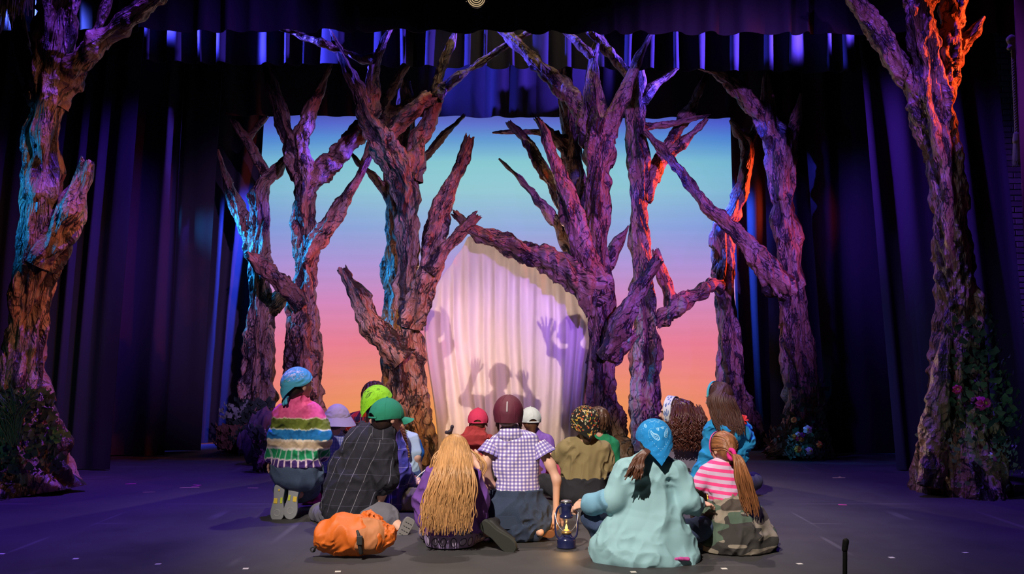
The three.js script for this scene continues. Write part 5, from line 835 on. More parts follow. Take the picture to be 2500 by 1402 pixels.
// 14. curly auburn hair with a floral scarf
{
  const d = 8.0, J = (x, y, dz = 0) => P(x, y, d + dz);
  const c = figure('girl with a mass of curly auburn hair and a white floral headscarf', d, { head: [1646, 1008, 26, -0.95, 0.1], torso: [[1668, 1054, 18, 16, 0], [1676, 1078, 42, 22, 0], [1678, 1115, 42, 26, 0], [1678, 1150, 43, 28, 0], [1678, 1176, 44, 30, 0]],
    arms: [[[1640, 1084, 0, 14], [1632, 1125, 0.05, 12], [1655, 1145, 0.2, 9]], [[1712, 1084, 0, 14], [1720, 1128, 0.05, 12], [1698, 1146, 0.2, 9]]], hands: [{ curl: 0.7 }, { curl: 0.7, thumb: -1 }], legs: crossed(P(1678, 1172, d), 0.11, 0.95), skin: 'rose' });
  c.top('grey_tee', plain([0.16, 0.14, 0.20]), { sleeve: 0.5, seed: 45, to: 5 });
  c.bottom('trousers', BLACKCLOTH, { waist: 3, seed: 14 });
  const hm = hairMat([0.075, 0.022, 0.014], 0.35);
  hairCap(c, hm, { seed: 17, grow: 0.06, fold: 0.006, extra: [stack([[J(1668, 1000, -0.04), 0.10, 0.08], [J(1680, 1040, -0.09), 0.125, 0.07], [J(1684, 1075, -0.1), 0.10, 0.05]], c.lat)] });
  const r = rng(55), paths = []; for (let i = 0; i < 210; i++) { const a = r() * 2 - 1, f = Math.sqrt(1 - a * a * 0.8), lay = r(), s = r() * 30; paths.push([J(1676 + a * 34, 985 + s, -0.06 - 0.1 * f - lay * 0.02), J(1680 + a * 46, 1022 + s * 0.7, -0.12 - 0.1 * f - lay * 0.03), J(1682 + a * 44, 1055 + s * 0.6, -0.14 - 0.08 * f - lay * 0.03), J(1684 + a * 44, 1078 + r() * 26, -0.17 - 0.03 * f)]); }
  mesh('curl', locks(paths, 0.0066, 0.004, 56, { wave: 0.013, freq: 30, step: 0.008, sides: 5 }), hm, c.g);
  const sc = gridGeo(60, 6, (u, v) => { const a = lerp(-2.3, 2.3, u), z = 0.62 - v * 0.75; return rel(c.h, Math.sin(a) * 1.22, 0.16 + Math.cos(a) * 1.34 - 0.02, z - 0.1 + 0.16 * Math.cos(a)); }, (u, v) => [u, v]);
  mesh('headscarf', thicken(sc, 0.006, 60, 6), cloth(canvasTexture(256, 64, (x, w, h) => { x.fillStyle = '#dfe2ea'; x.fillRect(0, 0, w, h); const q = rng(4); for (let i = 0; i < 70; i++) { x.fillStyle = q() < 0.5 ? '#8f9fc8' : '#5d76b8'; x.globalAlpha = 0.8; x.beginPath(); x.ellipse(q() * w, q() * h, 5 + q() * 4, 3 + q() * 3, q() * 3, 0, 7); x.fill(); } }, 1, 1)), c.g); c.done();
}
// 15. blue hoodie
{
  const d = 7.45, J = (x, y, dz = 0) => P(x, y, d + dz);
  const c = figure('tall kneeling girl with long brown hair and a bright blue hoodie', d, { head: [1757, 972, 27, -0.7, 0], turn: -0.25, torso: [[1768, 1016, 20, 17, 0], [1774, 1040, 48, 26, 0], [1776, 1085, 50, 30, 0], [1776, 1130, 48, 31, 0], [1776, 1170, 50, 36, 0], [1776, 1196, 50, 38, 0]],
    arms: [[[1736, 1050, 0, 16], [1728, 1110, 0.0, 14], [1696, 1174, 0.05, 10]], [[1814, 1052, 0, 17], [1822, 1076, -0.02, 16], [1800, 1100, 0.2, 12]]], hands: [{ curl: 0.5, dir: [-0.2, -1, -0.3] }, { curl: 0.6, thumb: -1 }], legs: crossed(P(1776, 1200, d), 0.12, 0.95) });
  const blue = plain([0.012, 0.26, 0.56]);
  c.top('hoodie', blue, { sleeve: [0.94, 1], seed: 47, fold: 0.013, loose: 0.016, sleeveLoose: 0.016, to: 5, ffy: 9 });
  mesh('hood', clothGeo([stack([[J(1776, 1018, -0.06), 0.10, 0.05], [J(1790, 1048, -0.12), 0.12, 0.05], [J(1822, 1062, -0.1), 0.045, 0.03]], c.lat)], { fold: 0.013, seed: 48, cell: 0.009 }), blue, c.g);
  c.bottom('trousers', plain([0.05, 0.05, 0.09]), { waist: 4, seed: 15 });
  const hm = hairMat([0.062, 0.022, 0.012], 0.55);
  hairCap(c, hm, { seed: 18, grow: 0.07, fold: 0.002, extra: [stack([[J(1760, 985, -0.02), 0.10, 0.085], [J(1766, 1010, -0.07), 0.11, 0.07], [J(1776, 1030, -0.1), 0.09, 0.05]], c.lat)] });
  const r = rng(33), paths = []; for (let i = 0; i < 190; i++) { const a = r() * 2 - 1, f = Math.sqrt(1 - a * a * 0.85), b = a + 0.25 * r(); paths.push([rel(c.h, a * 0.5, 1.43 - a * a * 0.15, 0.5 - 0.8 * r()), rel(c.h, a * 1.0, 1.2 - a * a * 0.4, -0.55 * f - 0.2), J(1760 + a * 33, 974, -0.05 - 0.085 * f), J(1766 + b * 36, 1008, -0.085 - 0.07 * f), J(1776 + b * 34, 1032 + r() * 10, -0.12 - 0.055 * f), J(1782 + b * 32, 1040 + r() * 24, -0.14 - 0.045 * f)]); }
  mesh('hair_lock', locks(paths, 0.0075, 0.003, 34, { wave: 0.004, freq: 14, sides: 5 }), hm, c.g);
  const hb = gridGeo(50, 4, (u, v) => { const a = lerp(-2.2, 2.2, u); return rel(c.h, Math.sin(a) * 1.16, 0.2 + Math.cos(a) * 1.27, 0.5 - v * 0.22 + 0.1 * Math.cos(a)); }); mesh('headband', thicken(hb, 0.005, 50, 4), plain([0.06, 0.42, 0.5]), c.g);
  const fl = []; const p0 = J(1815, 1026, -0.12), fr = rng(8); for (let i = 0; i < 14; i++) { const s = new THREE.SphereGeometry(0.022, 8, 6); s.scale(1, 0.35, 0.8); s.rotateX(fr() * 2); s.rotateZ(i * 0.9); s.translate(p0.x + Math.cos(i * 0.9) * 0.018, p0.y + Math.sin(i * 0.9) * 0.022, p0.z + (fr() - 0.3) * 0.02); fl.push(s); } mesh('hair_flower', merge(fl), std([0.6, 0.02, 0.02], 0.7), c.g); c.done();
}
// 16. ponytail, pink stripes, camouflage skirt
{
  const d = 5.56, J = (x, y, dz = 0) => P(x, y, d + dz);
  const c = figure('girl with a long ponytail, pink striped tee and camouflage skirt', d, { head: [1766, 1094, 27, -0.55, -0.1], turn: -0.3, torso: [[1764, 1130, 20, 17, 0], [1762, 1146, 46, 26, 0], [1768, 1185, 42, 30, 0], [1776, 1222, 44, 34, 0], [1790, 1256, 60, 48, -0.02], [1800, 1295, 72, 58, -0.02]],
    arms: [[[1728, 1154, 0, 16], [1706, 1186, 0.02, 13], [1712, 1232, 0.14, 10]], [[1796, 1154, 0, 16], [1812, 1196, 0.05, 13], [1776, 1222, 0.25, 10]]], hands: [{ curl: 0.5 }, { curl: 0.6, thumb: -1 }],
    legs: [[[1766, 1292, 0, 34], [1716, 1262, 0.22, 26], [1740, 1308, 0.2, 18]], [[1822, 1296, 0, 34], [1866, 1306, 0.1, 24], [1820, 1312, 0.3, 16]]] });
  c.top('striped_tee', cloth(stripes), { sleeve: 0.42, seed: 51, to: 4, fold: 0.008, sleeveLoose: 0.014, uv: (x, y, z) => [x, y + x * 0.12] });
  const cm = cloth(camoMap);
  c.bottom('camouflage_skirt', cm, { waist: 3, seed: 52, fold: 0.012, loose: 0.014, length: 0.62, extra: [stack([[J(1795, 1282, 0), 0.20, 0.15], [J(1802, 1316, -0.02), 0.215, 0.17]], c.lat), cone(J(1850, 1306, -0.05), J(1878, 1318, -0.06), 0.075, 0.045), cone(J(1720, 1268, 0.06), J(1715, 1318, 0.02), 0.05, 0.055)] });
  c.top('under_sleeve', plain([0.035, 0.04, 0.03]), { from: 0, to: 2, sleeve: [0.95, 0], loose: -0.02, sleeveLoose: 0.024, fold: 0.003, seed: 53 });
  const hm = hairMat([0.26, 0.105, 0.042], 0.4);
  hairCap(c, hm, { seed: 19, grow: 0.08, fold: 0.003 });
  const r = rng(12), paths = []; for (let i = 0; i < 80; i++) { const a = r() * 2 - 1, b = r() * 2 - 1; paths.push([J(1786, 1110, -0.1), J(1800 + a * 9, 1120 + b * 5, -0.17), J(1812 + a * 18, 1160, -0.19 + b * 0.02), J(1824 + a * 21, 1205, -0.17 + b * 0.02), J(1836 + a * 19, 1226 + r() * 38, -0.155 + b * 0.015)]); } for (let i = 0; i < 110; i++) { const a = r() * 6.28, e = 0.2 + r() * 0.8, q = rel(c.h, Math.cos(a) * 1.02 * e, 0.25 + Math.sin(a) * 1.08 * e, -0.1 + 0.75 * (1 - 0.4 * e)), m = rel(c.h, Math.cos(a) * 1.13, 0.25 + Math.sin(a) * 1.2, -0.15); if (Math.sin(a) < -0.75) continue; paths.push([rel(c.h, Math.cos(a) * 1.05, 0.25 + Math.sin(a) * 1.13, 0.35), m, rel(c.h, Math.cos(a) * 0.85, 0.15 + Math.sin(a) * 0.85, -0.98), J(1786, 1110, -0.105)]); }
  mesh('ponytail', locks(paths, 0.0075, 0.0022, 13, { wave: 0.002, sides: 5 }), hm, c.g);
  mesh('scrunchie', tubeGeo(Array.from({ length: 25 }, (_, i) => { const a = i / 24 * 2 * Math.PI, p = J(1786, 1110, -0.105); return V(p.x + Math.cos(a) * 0.012, p.y + Math.sin(a) * 0.026, p.z + Math.cos(a) * 0.022); }), Array.from({ length: 25 }, (_, i) => 0.011 + 0.003 * (i % 2)), { step: 0.006, sides: 8 }), plain([0.62, 0.02, 0.22]), c.g);
  const hb = gridGeo(40, 4, (u, v) => { const a = lerp(-2.0, 2.0, u); return rel(c.h, Math.sin(a) * 1.12, 0.2 + Math.cos(a) * 1.24, 0.55 - v * 0.16); }); mesh('headband', thicken(hb, 0.005, 40, 4), plain([0.55, 0.08, 0.25]), c.g); c.done();
}

// ------------------------------------------------------------------ the sheet tent and the shadow play behind it
{
  const D = 10.14, T = [[1034, 800], [1040, 742], [1066, 695], [1112, 630], [1143, 580], [1160, 572], [1182, 578], [1242, 602], [1330, 650], [1400, 700], [1438, 770]];
  const topY = x => { let i = 1; while (i < T.length - 1 && T[i][0] < x) i++; return lerp(T[i - 1][1], T[i][1], clamp((x - T[i - 1][0]) / (T[i][0] - T[i - 1][0]), 0, 1)); };
  const nu = 150, nv = 40, g = gridGeo(nu, nv, (u, v) => {
    const y = lerp(topY(lerp(1034, 1438, u)), 1107, v), k = smooth(780, 1100, y), x = lerp(lerp(1034, 1068, k), lerp(1438, 1420, k), u), p = P(x, y, D);
    const ph = u * 12 + 0.8 * noise(u * 6, 1, v * 0.7), f = Math.sin(ph * 2 * Math.PI) * 0.032 * smooth(0, 0.25, v + 0.06) + 0.02 * noise(u * 16, v * 1.5, 3) + 0.012 * noise(u * 50, v * 2, 8);
    return V(p.x + Math.cos(ph * 2 * Math.PI) * 0.006, Math.max(0.004, p.y), p.z + f);
  }, (u, v, p) => [p.x, p.y]);
  solo('sheet_curtain', thicken(g, 0.0015, nu, nv), phys([0.80, 0.77, 0.76], 1.0, { transmission: 0.42, thickness: 0, side: THREE.DoubleSide }), 'cream bed sheet hung between the two middle trees as a shadow screen', 'sheet');
  const at = (x, y, dz = 0) => PLAY.clone().lerp(P(x, y, D), 0.79 + dz * 0.4);
  const PLAYERS = 'shadow players behind the sheet', dark = plain([0.2, 0.18, 0.2]);
  const play = (label, o) => { o.legs = o.legs.map(l => l.map((p, i) => { const q = at(p[0], p[1], p[2]); if (i === l.length - 1) q.y = 0.05; if (i === l.length - 2) q.y = Math.max(0.09, q.y * 0.7); return [q, p[3] * perPx(D) * 0.79]; })); const c = figure(label, D, { map: at, scale: 0.79, group: PLAYERS, ...o }); c.top('shirt', dark, { sleeve: 0.5, fold: 0.006, seed: 3 }); c.bottom('trousers', dark, { waist: o.torso.length - 2, seed: 5 }); hairCap(c, hairMat([0.05, 0.03, 0.02]), { grow: 0.1 }); return c; };
  const c1 = play('shadow player with both hands raised, low in the middle behind the sheet', { head: [1221, 924, 22, Math.PI - 0.4, 0], torso: [[1216, 962, 18, 14], [1214, 985, 50, 20], [1214, 1030, 50, 22], [1214, 1070, 50, 24], [1214, 1085, 52, 26]],
    arms: [[[1170, 985, 0, 15], [1136, 976, 0.1, 13], [1158, 912, 0.1, 10]], [[1258, 982, 0, 15], [1306, 990, 0.1, 13], [1280, 940, 0.1, 10]]], hands: [{ dir: [0.15, 1, 0], back: [0, 0, 1], curl: 0.2 }, { dir: [-0.4, 1, 0], back: [0, 0, 1], curl: 0.3 }], legs: [[[1190, 1080, 0, 24], [1160, 1092, -0.1, 18], [1200, 1100, -0.15, 12]], [[1238, 1080, 0, 24], [1268, 1092, -0.1, 18], [1228, 1100, -0.15, 12]]] });
  mesh('hat', dome(c1.h, { edge: () => 0.1, rx: 1.25, rz: 1.5, top: 1.7, nu: 40, nv: 12 }), dark, c1.g); c1.done();
  play('shadow player at the right edge of the sheet with a spread hand', { head: [1397, 806, 25, Math.PI + 1.2, 0], torso: [[1402, 846, 16, 14], [1408, 870, 36, 20], [1410, 940, 34, 22], [1410, 1000, 34, 22], [1410, 1040, 36, 24]], arms: [[[1382, 872, 0, 14], [1350, 858, 0.06, 12], [1336, 826, 0.06, 9]], [[1430, 880, 0, 14], [1434, 930, 0, 12], [1430, 975, 0, 9]]], hands: [{ dir: [-0.2, 1, 0], back: [0, 0, 1], curl: 0.05, spread: 0.42, size: 1.15 }, { curl: 0.4 }], legs: [[[1400, 1036, 0, 18], [1398, 1075, 0, 15], [1398, 1104, 0, 10]], [[1422, 1036, 0, 18], [1424, 1075, 0, 15], [1424, 1104, 0, 10]]] }).done();
  play('shadow player standing at the left edge of the sheet, hand to mouth', { head: [1057, 792, 24, Math.PI - 1.3, 0], torso: [[1052, 832, 16, 14], [1050, 856, 34, 20], [1052, 920, 34, 22], [1052, 985, 36, 24], [1052, 1020, 38, 26]], arms: [[[1038, 866, 0, 13], [1040, 920, 0, 11], [1046, 960, 0, 9]], [[1072, 866, 0.05, 14], [1098, 842, 0.08, 12], [1092, 792, 0.08, 9]]], hands: [{ curl: 0.4 }, { dir: [-0.1, 1, 0], back: [1, 0, 0], curl: 0.4 }], legs: [[[1044, 1014, 0, 20], [1044, 1070, 0, 16], [1044, 1104, 0, 10]], [[1062, 1014, 0, 20], [1064, 1070, 0, 16], [1064, 1104, 0, 10]]] }).done();
}
// ------------------------------------------------------------------ things about the children
const NAVY = phys([0.012, 0.016, 0.07], 0.22, { clearcoat: 0.8, clearcoatRoughness: 0.15 }), STEEL = std([0.55, 0.55, 0.56], 0.25, { metalness: 0.9 });
const GLASS = phys([0.95, 0.95, 0.95], 0.04, { transmission: 1, thickness: 0, ior: 1.45 });
function lathe(pts, c, seg = 36) { const g = new THREE.LatheGeometry(pts.map(p => new THREE.Vector2(...p)), seg); g.translate(c.x, c.y, c.z); return g; }
{
  const d = 5.62, p = P(1383, 1329, d), c = V(p.x, 0, p.z), t = thing('oil_lantern', 'navy oil lantern with a small flame standing on the floor', 'lantern');
  mesh('tank', lathe([[0, 0.001], [0.056, 0.001], [0.058, 0.008], [0.055, 0.014], [0.055, 0.045], [0.050, 0.058], [0.034, 0.066], [0.03, 0.078], [0.018, 0.08], [0, 0.08]], c), NAVY, t);
  mesh('burner', lathe([[0, 0.08], [0.026, 0.08], [0.03, 0.09], [0.02, 0.1], [0.008, 0.108], [0, 0.108]], c), std([0.5, 0.32, 0.1], 0.35, { metalness: 0.8 }), t);
  mesh('globe', lathe([[0.03, 0.09], [0.043, 0.105], [0.049, 0.13], [0.046, 0.155], [0.034, 0.178]], c), GLASS, t);
  mesh('chimney', lathe([[0.036, 0.172], [0.04, 0.178], [0.04, 0.186], [0.030, 0.196], [0.030, 0.232], [0.036, 0.24], [0.036, 0.256], [0.028, 0.264]], c), NAVY, t);
  mesh('chimney_cap', lathe([[0, 0.278], [0.02, 0.276], [0.032, 0.27], [0.034, 0.262], [0, 0.262]], c), STEEL, t);
  for (const s of [-1, 1]) mesh('side_tube', tubeGeo([V(c.x + s * 0.04, 0.05, c.z), V(c.x + s * 0.058, 0.07, c.z), V(c.x + s * 0.064, 0.12, c.z), V(c.x + s * 0.062, 0.19, c.z), V(c.x + s * 0.045, 0.235, c.z), V(c.x + s * 0.03, 0.245, c.z)], Array(6).fill(0.0065), { step: 0.012, sides: 10 }), NAVY, t);
  mesh('bail', tubeGeo(Array.from({ length: 15 }, (_, i) => { const a = i / 14 * Math.PI; return V(c.x + Math.cos(a) * 0.067, 0.205 - Math.sin(a) * 0.10, c.z + 0.02 + Math.sin(a) * 0.055); }), Array(15).fill(0.0022), { step: 0.01, sides: 6 }), STEEL, t);
  mesh('flame', lathe([[0, 0.106], [0.007, 0.111], [0.008, 0.118], [0.004, 0.13], [0, 0.138]], c, 12), std([1, 0.6, 0.2], 0.5, { emissive: new THREE.Color(1, 0.55, 0.08), emissiveIntensity: 3 }), t);
  settle(t, c); const l = new THREE.PointLight(new THREE.Color().setRGB(1, 0.55, 0.2), 0.10, 0, 2); l.name = 'lantern_flame'; l.position.set(c.x, 0.12, c.z); l.castShadow = true; l.shadow.radius = 0.3; scene.add(l);
}
{
  const d = 5.9, c = P(1730, 1242, d), t = thing('tea_light_lantern', 'small amber glowing glass lantern beside the striped tee', 'lantern'), amber = phys([1, 0.62, 0.2], 0.1, { transmission: 1, thickness: 0, ior: 1.45 });
  mesh('base', lathe([[0, 0], [0.034, 0], [0.036, 0.008], [0.03, 0.016], [0, 0.016]], c), std([0.1, 0.07, 0.05], 0.5), t);
  mesh('jar', lathe([[0.030, 0.014], [0.035, 0.03], [0.034, 0.06], [0.026, 0.078]], c), amber, t); mesh('lid', lathe([[0.028, 0.076], [0.028, 0.084], [0.012, 0.096], [0, 0.098]], c), std([0.5, 0.34, 0.1], 0.3, { metalness: 0.7 }), t);
  mesh('flame', lathe([[0, 0.024], [0.009, 0.032], [0.008, 0.044], [0, 0.062]], c, 12), std([1, 0.6, 0.2], 0.5, { emissive: new THREE.Color(1, 0.5, 0.06), emissiveIntensity: 5 }), t);
  settle(t, c); const l = new THREE.PointLight(new THREE.Color().setRGB(1, 0.5, 0.14), 0.22, 0, 2); l.name = 'tea_light_flame'; l.position.set(c.x, c.y + 0.042, c.z); l.castShadow = true; l.shadow.radius = 0.3; scene.add(l);
}
{ // orange stuff sack with a tan mesh end
  const d = 5.36, J = (x, y, dz = 0) => P(x, y, d + dz), t = thing('stuff_sack', 'bright orange stuff sack lying on the floor', 'bag'), sit = (x, y) => 0.006 - y, lat = V(0, 1, 0);
  const orange = plain([0.62, 0.13, 0.012], 0.55), tan = plain([0.46, 0.17, 0.06], 0.7);
  mesh('sack', clothGeo([stack([[J(800, 1308), 0.088, 0.085], [J(835, 1304), 0.118, 0.105], [J(868, 1306), 0.105, 0.10]], lat), cone(J(868, 1306), J(900, 1312, 0.02), 0.098, 0.09)], { fold: 0.010, seed: 61, cut: sit, ffx: 13, ffy: 11 }), orange, t);
  mesh('mesh_end', clothGeo([stack([[J(884, 1308, -0.005), 0.103, 0.103], [J(915, 1310), 0.094, 0.092]], lat)], { fold: 0.008, seed: 62, cut: sit }), tan, t);
  mesh('gathered_end', clothGeo([cone(J(922, 1312), J(942, 1310, 0.01), 0.088, 0.06), cone(J(930, 1290), J(952, 1300), 0.035, 0.02), cone(J(900, 1268, 0.06), J(925, 1275, 0.06), 0.05, 0.03)], { fold: 0.012, seed: 63, cut: sit, ffx: 16, ffy: 16 }), orange, t);
  mesh('strap', tubeGeo([J(872, 1296, -0.10), J(876, 1310, -0.115), J(878, 1330, -0.11), J(882, 1352, -0.09)], [0.007, 0.01, 0.012, 0.012], { step: 0.012, sides: 8 }), DARK, t);
  { const b = new RoundedBoxGeometry(0.032, 0.05, 0.018, 2, 0.005), p = J(878, 1320, -0.118); b.translate(p.x, p.y, p.z); mesh('buckle', b, DARK, t); }
  { const p = J(764, 1342, -0.02); const g = new THREE.TorusGeometry(0.013, 0.004, 8, 20); g.translate(p.x, Math.max(0.02, p.y), p.z); mesh('cord_ring', g, DARK, t); mesh('cord', tubeGeo([J(784, 1325, -0.04), J(772, 1335, -0.05), V(p.x, 0.034, p.z)], [0.004, 0.004, 0.004], { step: 0.01, sides: 6 }), DARK, t); }
  settle(t);
}
{ // bags among the children
  const soft = (name, label, cat, rgb, d, list, seed) => { const J = (x, y, dz = 0) => P(x, y, d + dz); return solo(name, clothGeo(list.map(([a, b, ra, rb]) => cone(J(...a), J(...b), ra, rb)), { fold: 0.012, seed, cut: (x, y) => 0.004 - y }), plain(rgb, 0.6), label, cat); };
  soft('backpack', 'bright blue backpack in front of the left tent tree', 'bag', [0.012, 0.17, 0.62], 8.3, [[[1012, 1082], [1018, 1106], 0.055, 0.06], [[1004, 1140], [1016, 1160], 0.06, 0.065], [[1018, 1106], [1010, 1150], 0.04, 0.05]], 71);
  soft('satchel', 'dark red satchel on the floor behind the tie dye child', 'bag', [0.22, 0.008, 0.02], 7.25, [[[752, 1212], [776, 1212], 0.045, 0.045], [[754, 1230], [778, 1230], 0.05, 0.05]], 72);
  soft('duffel_bag', 'crumpled pink bag between the olive tee and the bare arm', 'bag', [0.42, 0.02, 0.10], 7.75, [[[1350, 1140], [1376, 1150], 0.06, 0.065], [[1350, 1172], [1374, 1180], 0.07, 0.07]], 73);
}
{ // painted rock and paper stump at the left
  const J = (x, y, dz = 0) => P(x, y, 9.9 + dz), fold = creases(77);
  const rockF = join([cone(J(646, 1028), J(656, 1030), 0.11, 0.1), cone(J(630, 1070), J(650, 1085), 0.15, 0.17), cone(J(620, 1100), J(650, 1105), 0.12, 0.14)], 0.08), [lo, hi] = boundsOf(rockF, 0.06);
  solo('fake_rock', sdfGeo((x, y, z) => Math.max(rockF(x, y, z) + fold(x, y, z) * 0.5, 0.003 - y), lo, hi, 0.016), std([0.10, 0.085, 0.10], 0.85), 'dark painted fake rock left of the kneeling tie dye child', 'rock');
  const t = thing('paper_stump', 'short grey paper stump with leafy sprigs, left of the tie dye child', 'stump'), K = (x, y) => P(x, y, 9.35);
  const a = K(652, 1122); a.y = 0.0; mesh('stump', tubeGeo([a, K(652, 1095), K(654, 1066), K(656, 1052)], [0.13, 0.12, 0.115, 0.11], { swell: (q) => fold(q.x, q.y, q.z) * 0.3, hollow: true, color: () => [0.8, 0.85, 0.95] }), barkMat, t);
  leaves(t, 'sprig', LEAF.pale, 40, 9.25, [640, 1045, 22], [655, 1060, 26], 81, 0.075, { push: 0.08 }); leaves(t, 'sprig', LEAF.mid, 60, 9.25, [650, 1050, 26], [665, 1100, 28], 82, 0.07, { push: 0.05 }); settle(t, V(a.x, 0, a.z));
}
// ------------------------------------------------------------------ tape on the floor
{
  const tape = { white: std([0.6, 0.58, 0.52], 0.8), pink: std([0.7, 0.06, 0.28], 0.7), yellow: std([0.62, 0.52, 0.2], 0.7) };
  const mark = (px, py, w, h, turn, mat, label) => { const d = depthOfFloor(py), p = P(px, py, d), g = new THREE.BoxGeometry(w, 0.0012, h); g.rotateY(turn); const m = solo('tape_mark', g, mat, label, 'tape', 'tape marks on the stage floor'); m.position.set(p.x, 0.0007, p.z); };
  for (const [x, y, lab] of [[4, 1353, 'white tape square at the left frame edge'], [185, 1365, 'white tape square below the leftmost tree'], [386, 1378, 'white tape square in the left front of the floor'], [600, 1389, 'white tape square left of the orange sack'], [825, 1396, 'white tape square before the orange sack'], [1546, 1397, 'white tape square before the aqua shirt'], [1952, 1377, 'white tape square near the black stand'], [2177, 1362, 'white tape square right of the black stand'], [2357, 1350, 'white tape square below the rightmost tree'], [1768, 1389, 'white tape square before the camouflage skirt']]) mark(x, y, 0.03, 0.03, 0.1, tape.white, lab);
  mark(319, 1182, 0.09, 0.02, 0.2, tape.pink, 'pink tape strip right of the leftmost tree'); mark(481, 1185, 0.08, 0.02, -0.3, tape.pink, 'pink tape strip left of the tie dye child'); mark(476, 1188, 0.07, 0.02, 0.9, tape.pink, 'short pink tape crossing the strip left of the tie dye child'); mark(2057, 1233, 0.06, 0.022, -0.2, tape.pink, 'pink tape strip at the right of the floor');
  mark(364, 1202, 0.09, 0.018, 0.2, tape.yellow, 'short yellow tape strip near the leftmost tree'); mark(463, 1191, 0.16, 0.02, 0.15, tape.yellow, 'long yellow tape strip left of the tie dye child'); mark(617, 1192, 0.09, 0.02, -0.1, tape.yellow, 'yellow tape strip beside the tie dye child'); mark(2048, 1167, 0.12, 0.02, 0.1, tape.yellow, 'yellow tape strip left of the rightmost tree'); mark(2050, 1165, 0.05, 0.018, 1.0, tape.yellow, 'short yellow tape crossing the strip left of the rightmost tree');
}
// ------------------------------------------------------------------ rigging and the edges of the picture
{
  const t = thing('stage_light', 'round stage light peeping from the top edge of the picture', 'light'), c = P(1163, -6, 8.4), ax = V(0, -0.55, 0.83).normalize(), q = new THREE.Quaternion().setFromUnitVectors(V(0, 1, 0), ax);
  const part = (name, pts, mat) => { const g = new THREE.LatheGeometry(pts.map(p => new THREE.Vector2(...p)), 40); g.applyQuaternion(q); g.translate(c.x, c.y, c.z); mesh(name, g, mat, t); };
  part('housing', [[0, -0.22], [0.07, -0.22], [0.085, -0.2], [0.085, 0.0], [0.092, 0.0], [0.092, 0.02], [0.082, 0.02]], std([0.02, 0.02, 0.022], 0.5));
  part('lens', [[0, 0.002], [0.082, 0.0]], std([0.05, 0.05, 0.05], 0.2)); for (const r of [0.025, 0.045, 0.064, 0.08]) part('lens_ring', [[r - 0.004, 0.001], [r - 0.003, 0.008], [r + 0.003, 0.008], [r + 0.004, 0.001]], std([0.6, 0.5, 0.35], 0.3, { emissive: new THREE.Color(1, 0.72, 0.4), emissiveIntensity: 0.5 }));
  const y = new RoundedBoxGeometry(0.21, 0.5, 0.02, 2, 0.005); y.translate(c.x, c.y + 0.25, c.z - 0.1); mesh('yoke', y, std([0.02, 0.02, 0.022], 0.5), t); settle(t, c);
  spot('stage_light_beam', c.clone().addScaledVector(ax, 0.05).toArray(), [0.1, 0, -6.2], [1, 0.8, 0.6], 6, 24, 0.8);
}
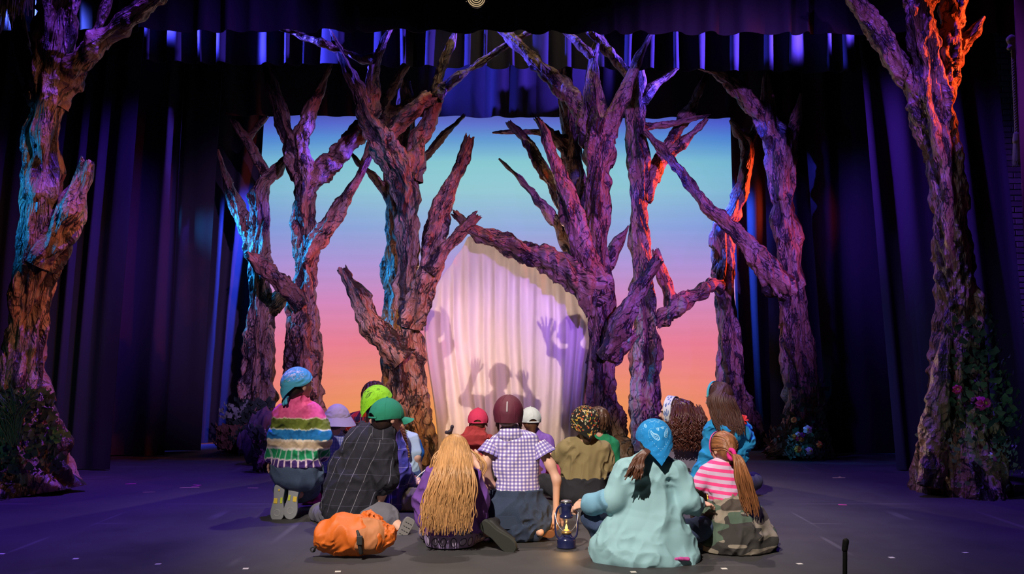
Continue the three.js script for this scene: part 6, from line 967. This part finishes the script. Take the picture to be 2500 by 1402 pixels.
{
  const z = 6.7, cloth1 = plain([0.16, 0.05, 0.10]);
  const a = P(2484, 300, z), top = P(2500, -60, z).y, bot = P(2500, 720, z).y, wide = P(2760, 300, z).x;
  const t = thing('house_curtain', 'edge of the fringed house curtain at the right frame edge', 'curtain');
  mesh('swag', drape(-z, () => a.x, () => wide, top, bot, { folds: 0.2, amp: 0.04, seed: 90, ny: 20 }), cloth1, t);
  const fr = [], r = rng(9); for (let i = 0; i < 160; i++) { const x = lerp(a.x, wide, i / 160), l = 0.08 + r() * 0.02; fr.push(tubeGeo([V(x, bot + 0.01, -z + 0.03), V(x + (r() - 0.5) * 0.01, bot - l, -z + 0.03)], [0.003, 0.002], { step: 0.05, sides: 4 })); } const f = mesh('fringe', merge(fr), plain([0.35, 0.3, 0.28]), t); f.userData.kind = 'stuff'; settle(t, V((a.x + wide) / 2, bot, -z));
  const u = thing('tieback_rope', 'twisted tieback rope with a tassel hanging at the right', 'rope'), K = (x, y) => P(x, y, 6.9), rope = std([0.10, 0.09, 0.08], 0.85);
  for (let s = 0; s < 3; s++) { const pts = []; for (let i = 0; i <= 90; i++) { const q = K(lerp(2472, 2482, i / 90), lerp(108, 325, i / 90)), an = i * 0.75 + s * 2.09; pts.push(q.add(V(Math.cos(an) * 0.007, 0, Math.sin(an) * 0.007))); } mesh('strand', tubeGeo(pts, pts.map(() => 0.0085), { step: 0.012, sides: 7 }), rope, u); }
  mesh('knot', clothGeo([cone(K(2468, 95), K(2476, 112), 0.03, 0.025), cone(K(2474, 100), K(2464, 116), 0.022, 0.018)], { fold: 0.006, cell: 0.007 }), rope, u); mesh('tassel_head', clothGeo([cone(K(2482, 330), K(2482, 345), 0.024, 0.028)], { fold: 0.003, cell: 0.006 }), rope, u);
  const ts = []; for (let i = 0; i < 60; i++) { const an = r() * 6.28, q = K(2482, 345), l = 0.15 + r() * 0.04; ts.push(tubeGeo([q.clone().add(V(Math.cos(an) * 0.02, 0, Math.sin(an) * 0.02)), q.clone().add(V(Math.cos(an) * 0.034, -l, Math.sin(an) * 0.034))], [0.004, 0.003], { step: 0.05, sides: 4 })); } const tm = mesh('tassel_fringe', merge(ts), rope, u); tm.userData.kind = 'stuff'; settle(u, K(2482, 410));
}
{ // thatch at the upper left, stand at the lower right
  const t = thing('thatch_roof', 'dark thatched roof edge at the upper left corner', 'roof'), r = rng(21), st = [], straw = [std([0.05, 0.032, 0.02], 0.95), std([0.02, 0.014, 0.01], 0.95)];
  const base = new THREE.BoxGeometry(1.2, 0.25, 0.5); base.rotateZ(-0.55); const p = P(-150, -130, 6.6); base.translate(p.x, p.y + 0.12, p.z); mesh('thatch', base, straw[1], t);
  for (let i = 0; i < 700; i++) { const k = r(), q = P(lerp(-160, 90, k), lerp(105, -60, k) - r() * 90 + 10, 6.3 + r() * 0.3), l = 0.12 + r() * 0.16; st.push(tubeGeo([q, q.clone().add(V((r() - 0.5) * 0.03, -l, (r() - 0.3) * 0.05))], [0.006, 0.002], { step: 0.06, sides: 4 })); } const m = mesh('straw', merge(st), straw[0], t); m.userData.kind = 'stuff'; settle(t, p);
  const top = P(2065, 1322, 4.2), s = thing('microphone_stand', 'thin black stand rising before the stage at the lower right', 'stand');
  mesh('pole', tubeGeo([V(top.x - 0.03, -1.0, top.z), V(top.x - 0.022, -0.3, top.z), V(top.x - 0.004, top.y - 0.02, top.z)], [0.011, 0.010, 0.010], { step: 0.03, sides: 12 }), DARK, s); mesh('head', clothGeo([cone(V(top.x - 0.006, top.y - 0.035, top.z), V(top.x, top.y, top.z), 0.013, 0.014)], { fold: 0, cell: 0.004 }), DARK, s);
  mesh('foot', lathe([[0, 0], [0.13, 0], [0.13, 0.012], [0.02, 0.022], [0, 0.022]], V(top.x - 0.03, -1.0, top.z)), DARK, s); settle(s, V(top.x - 0.03, -1, top.z));
}
renderer.render(scene, camera);
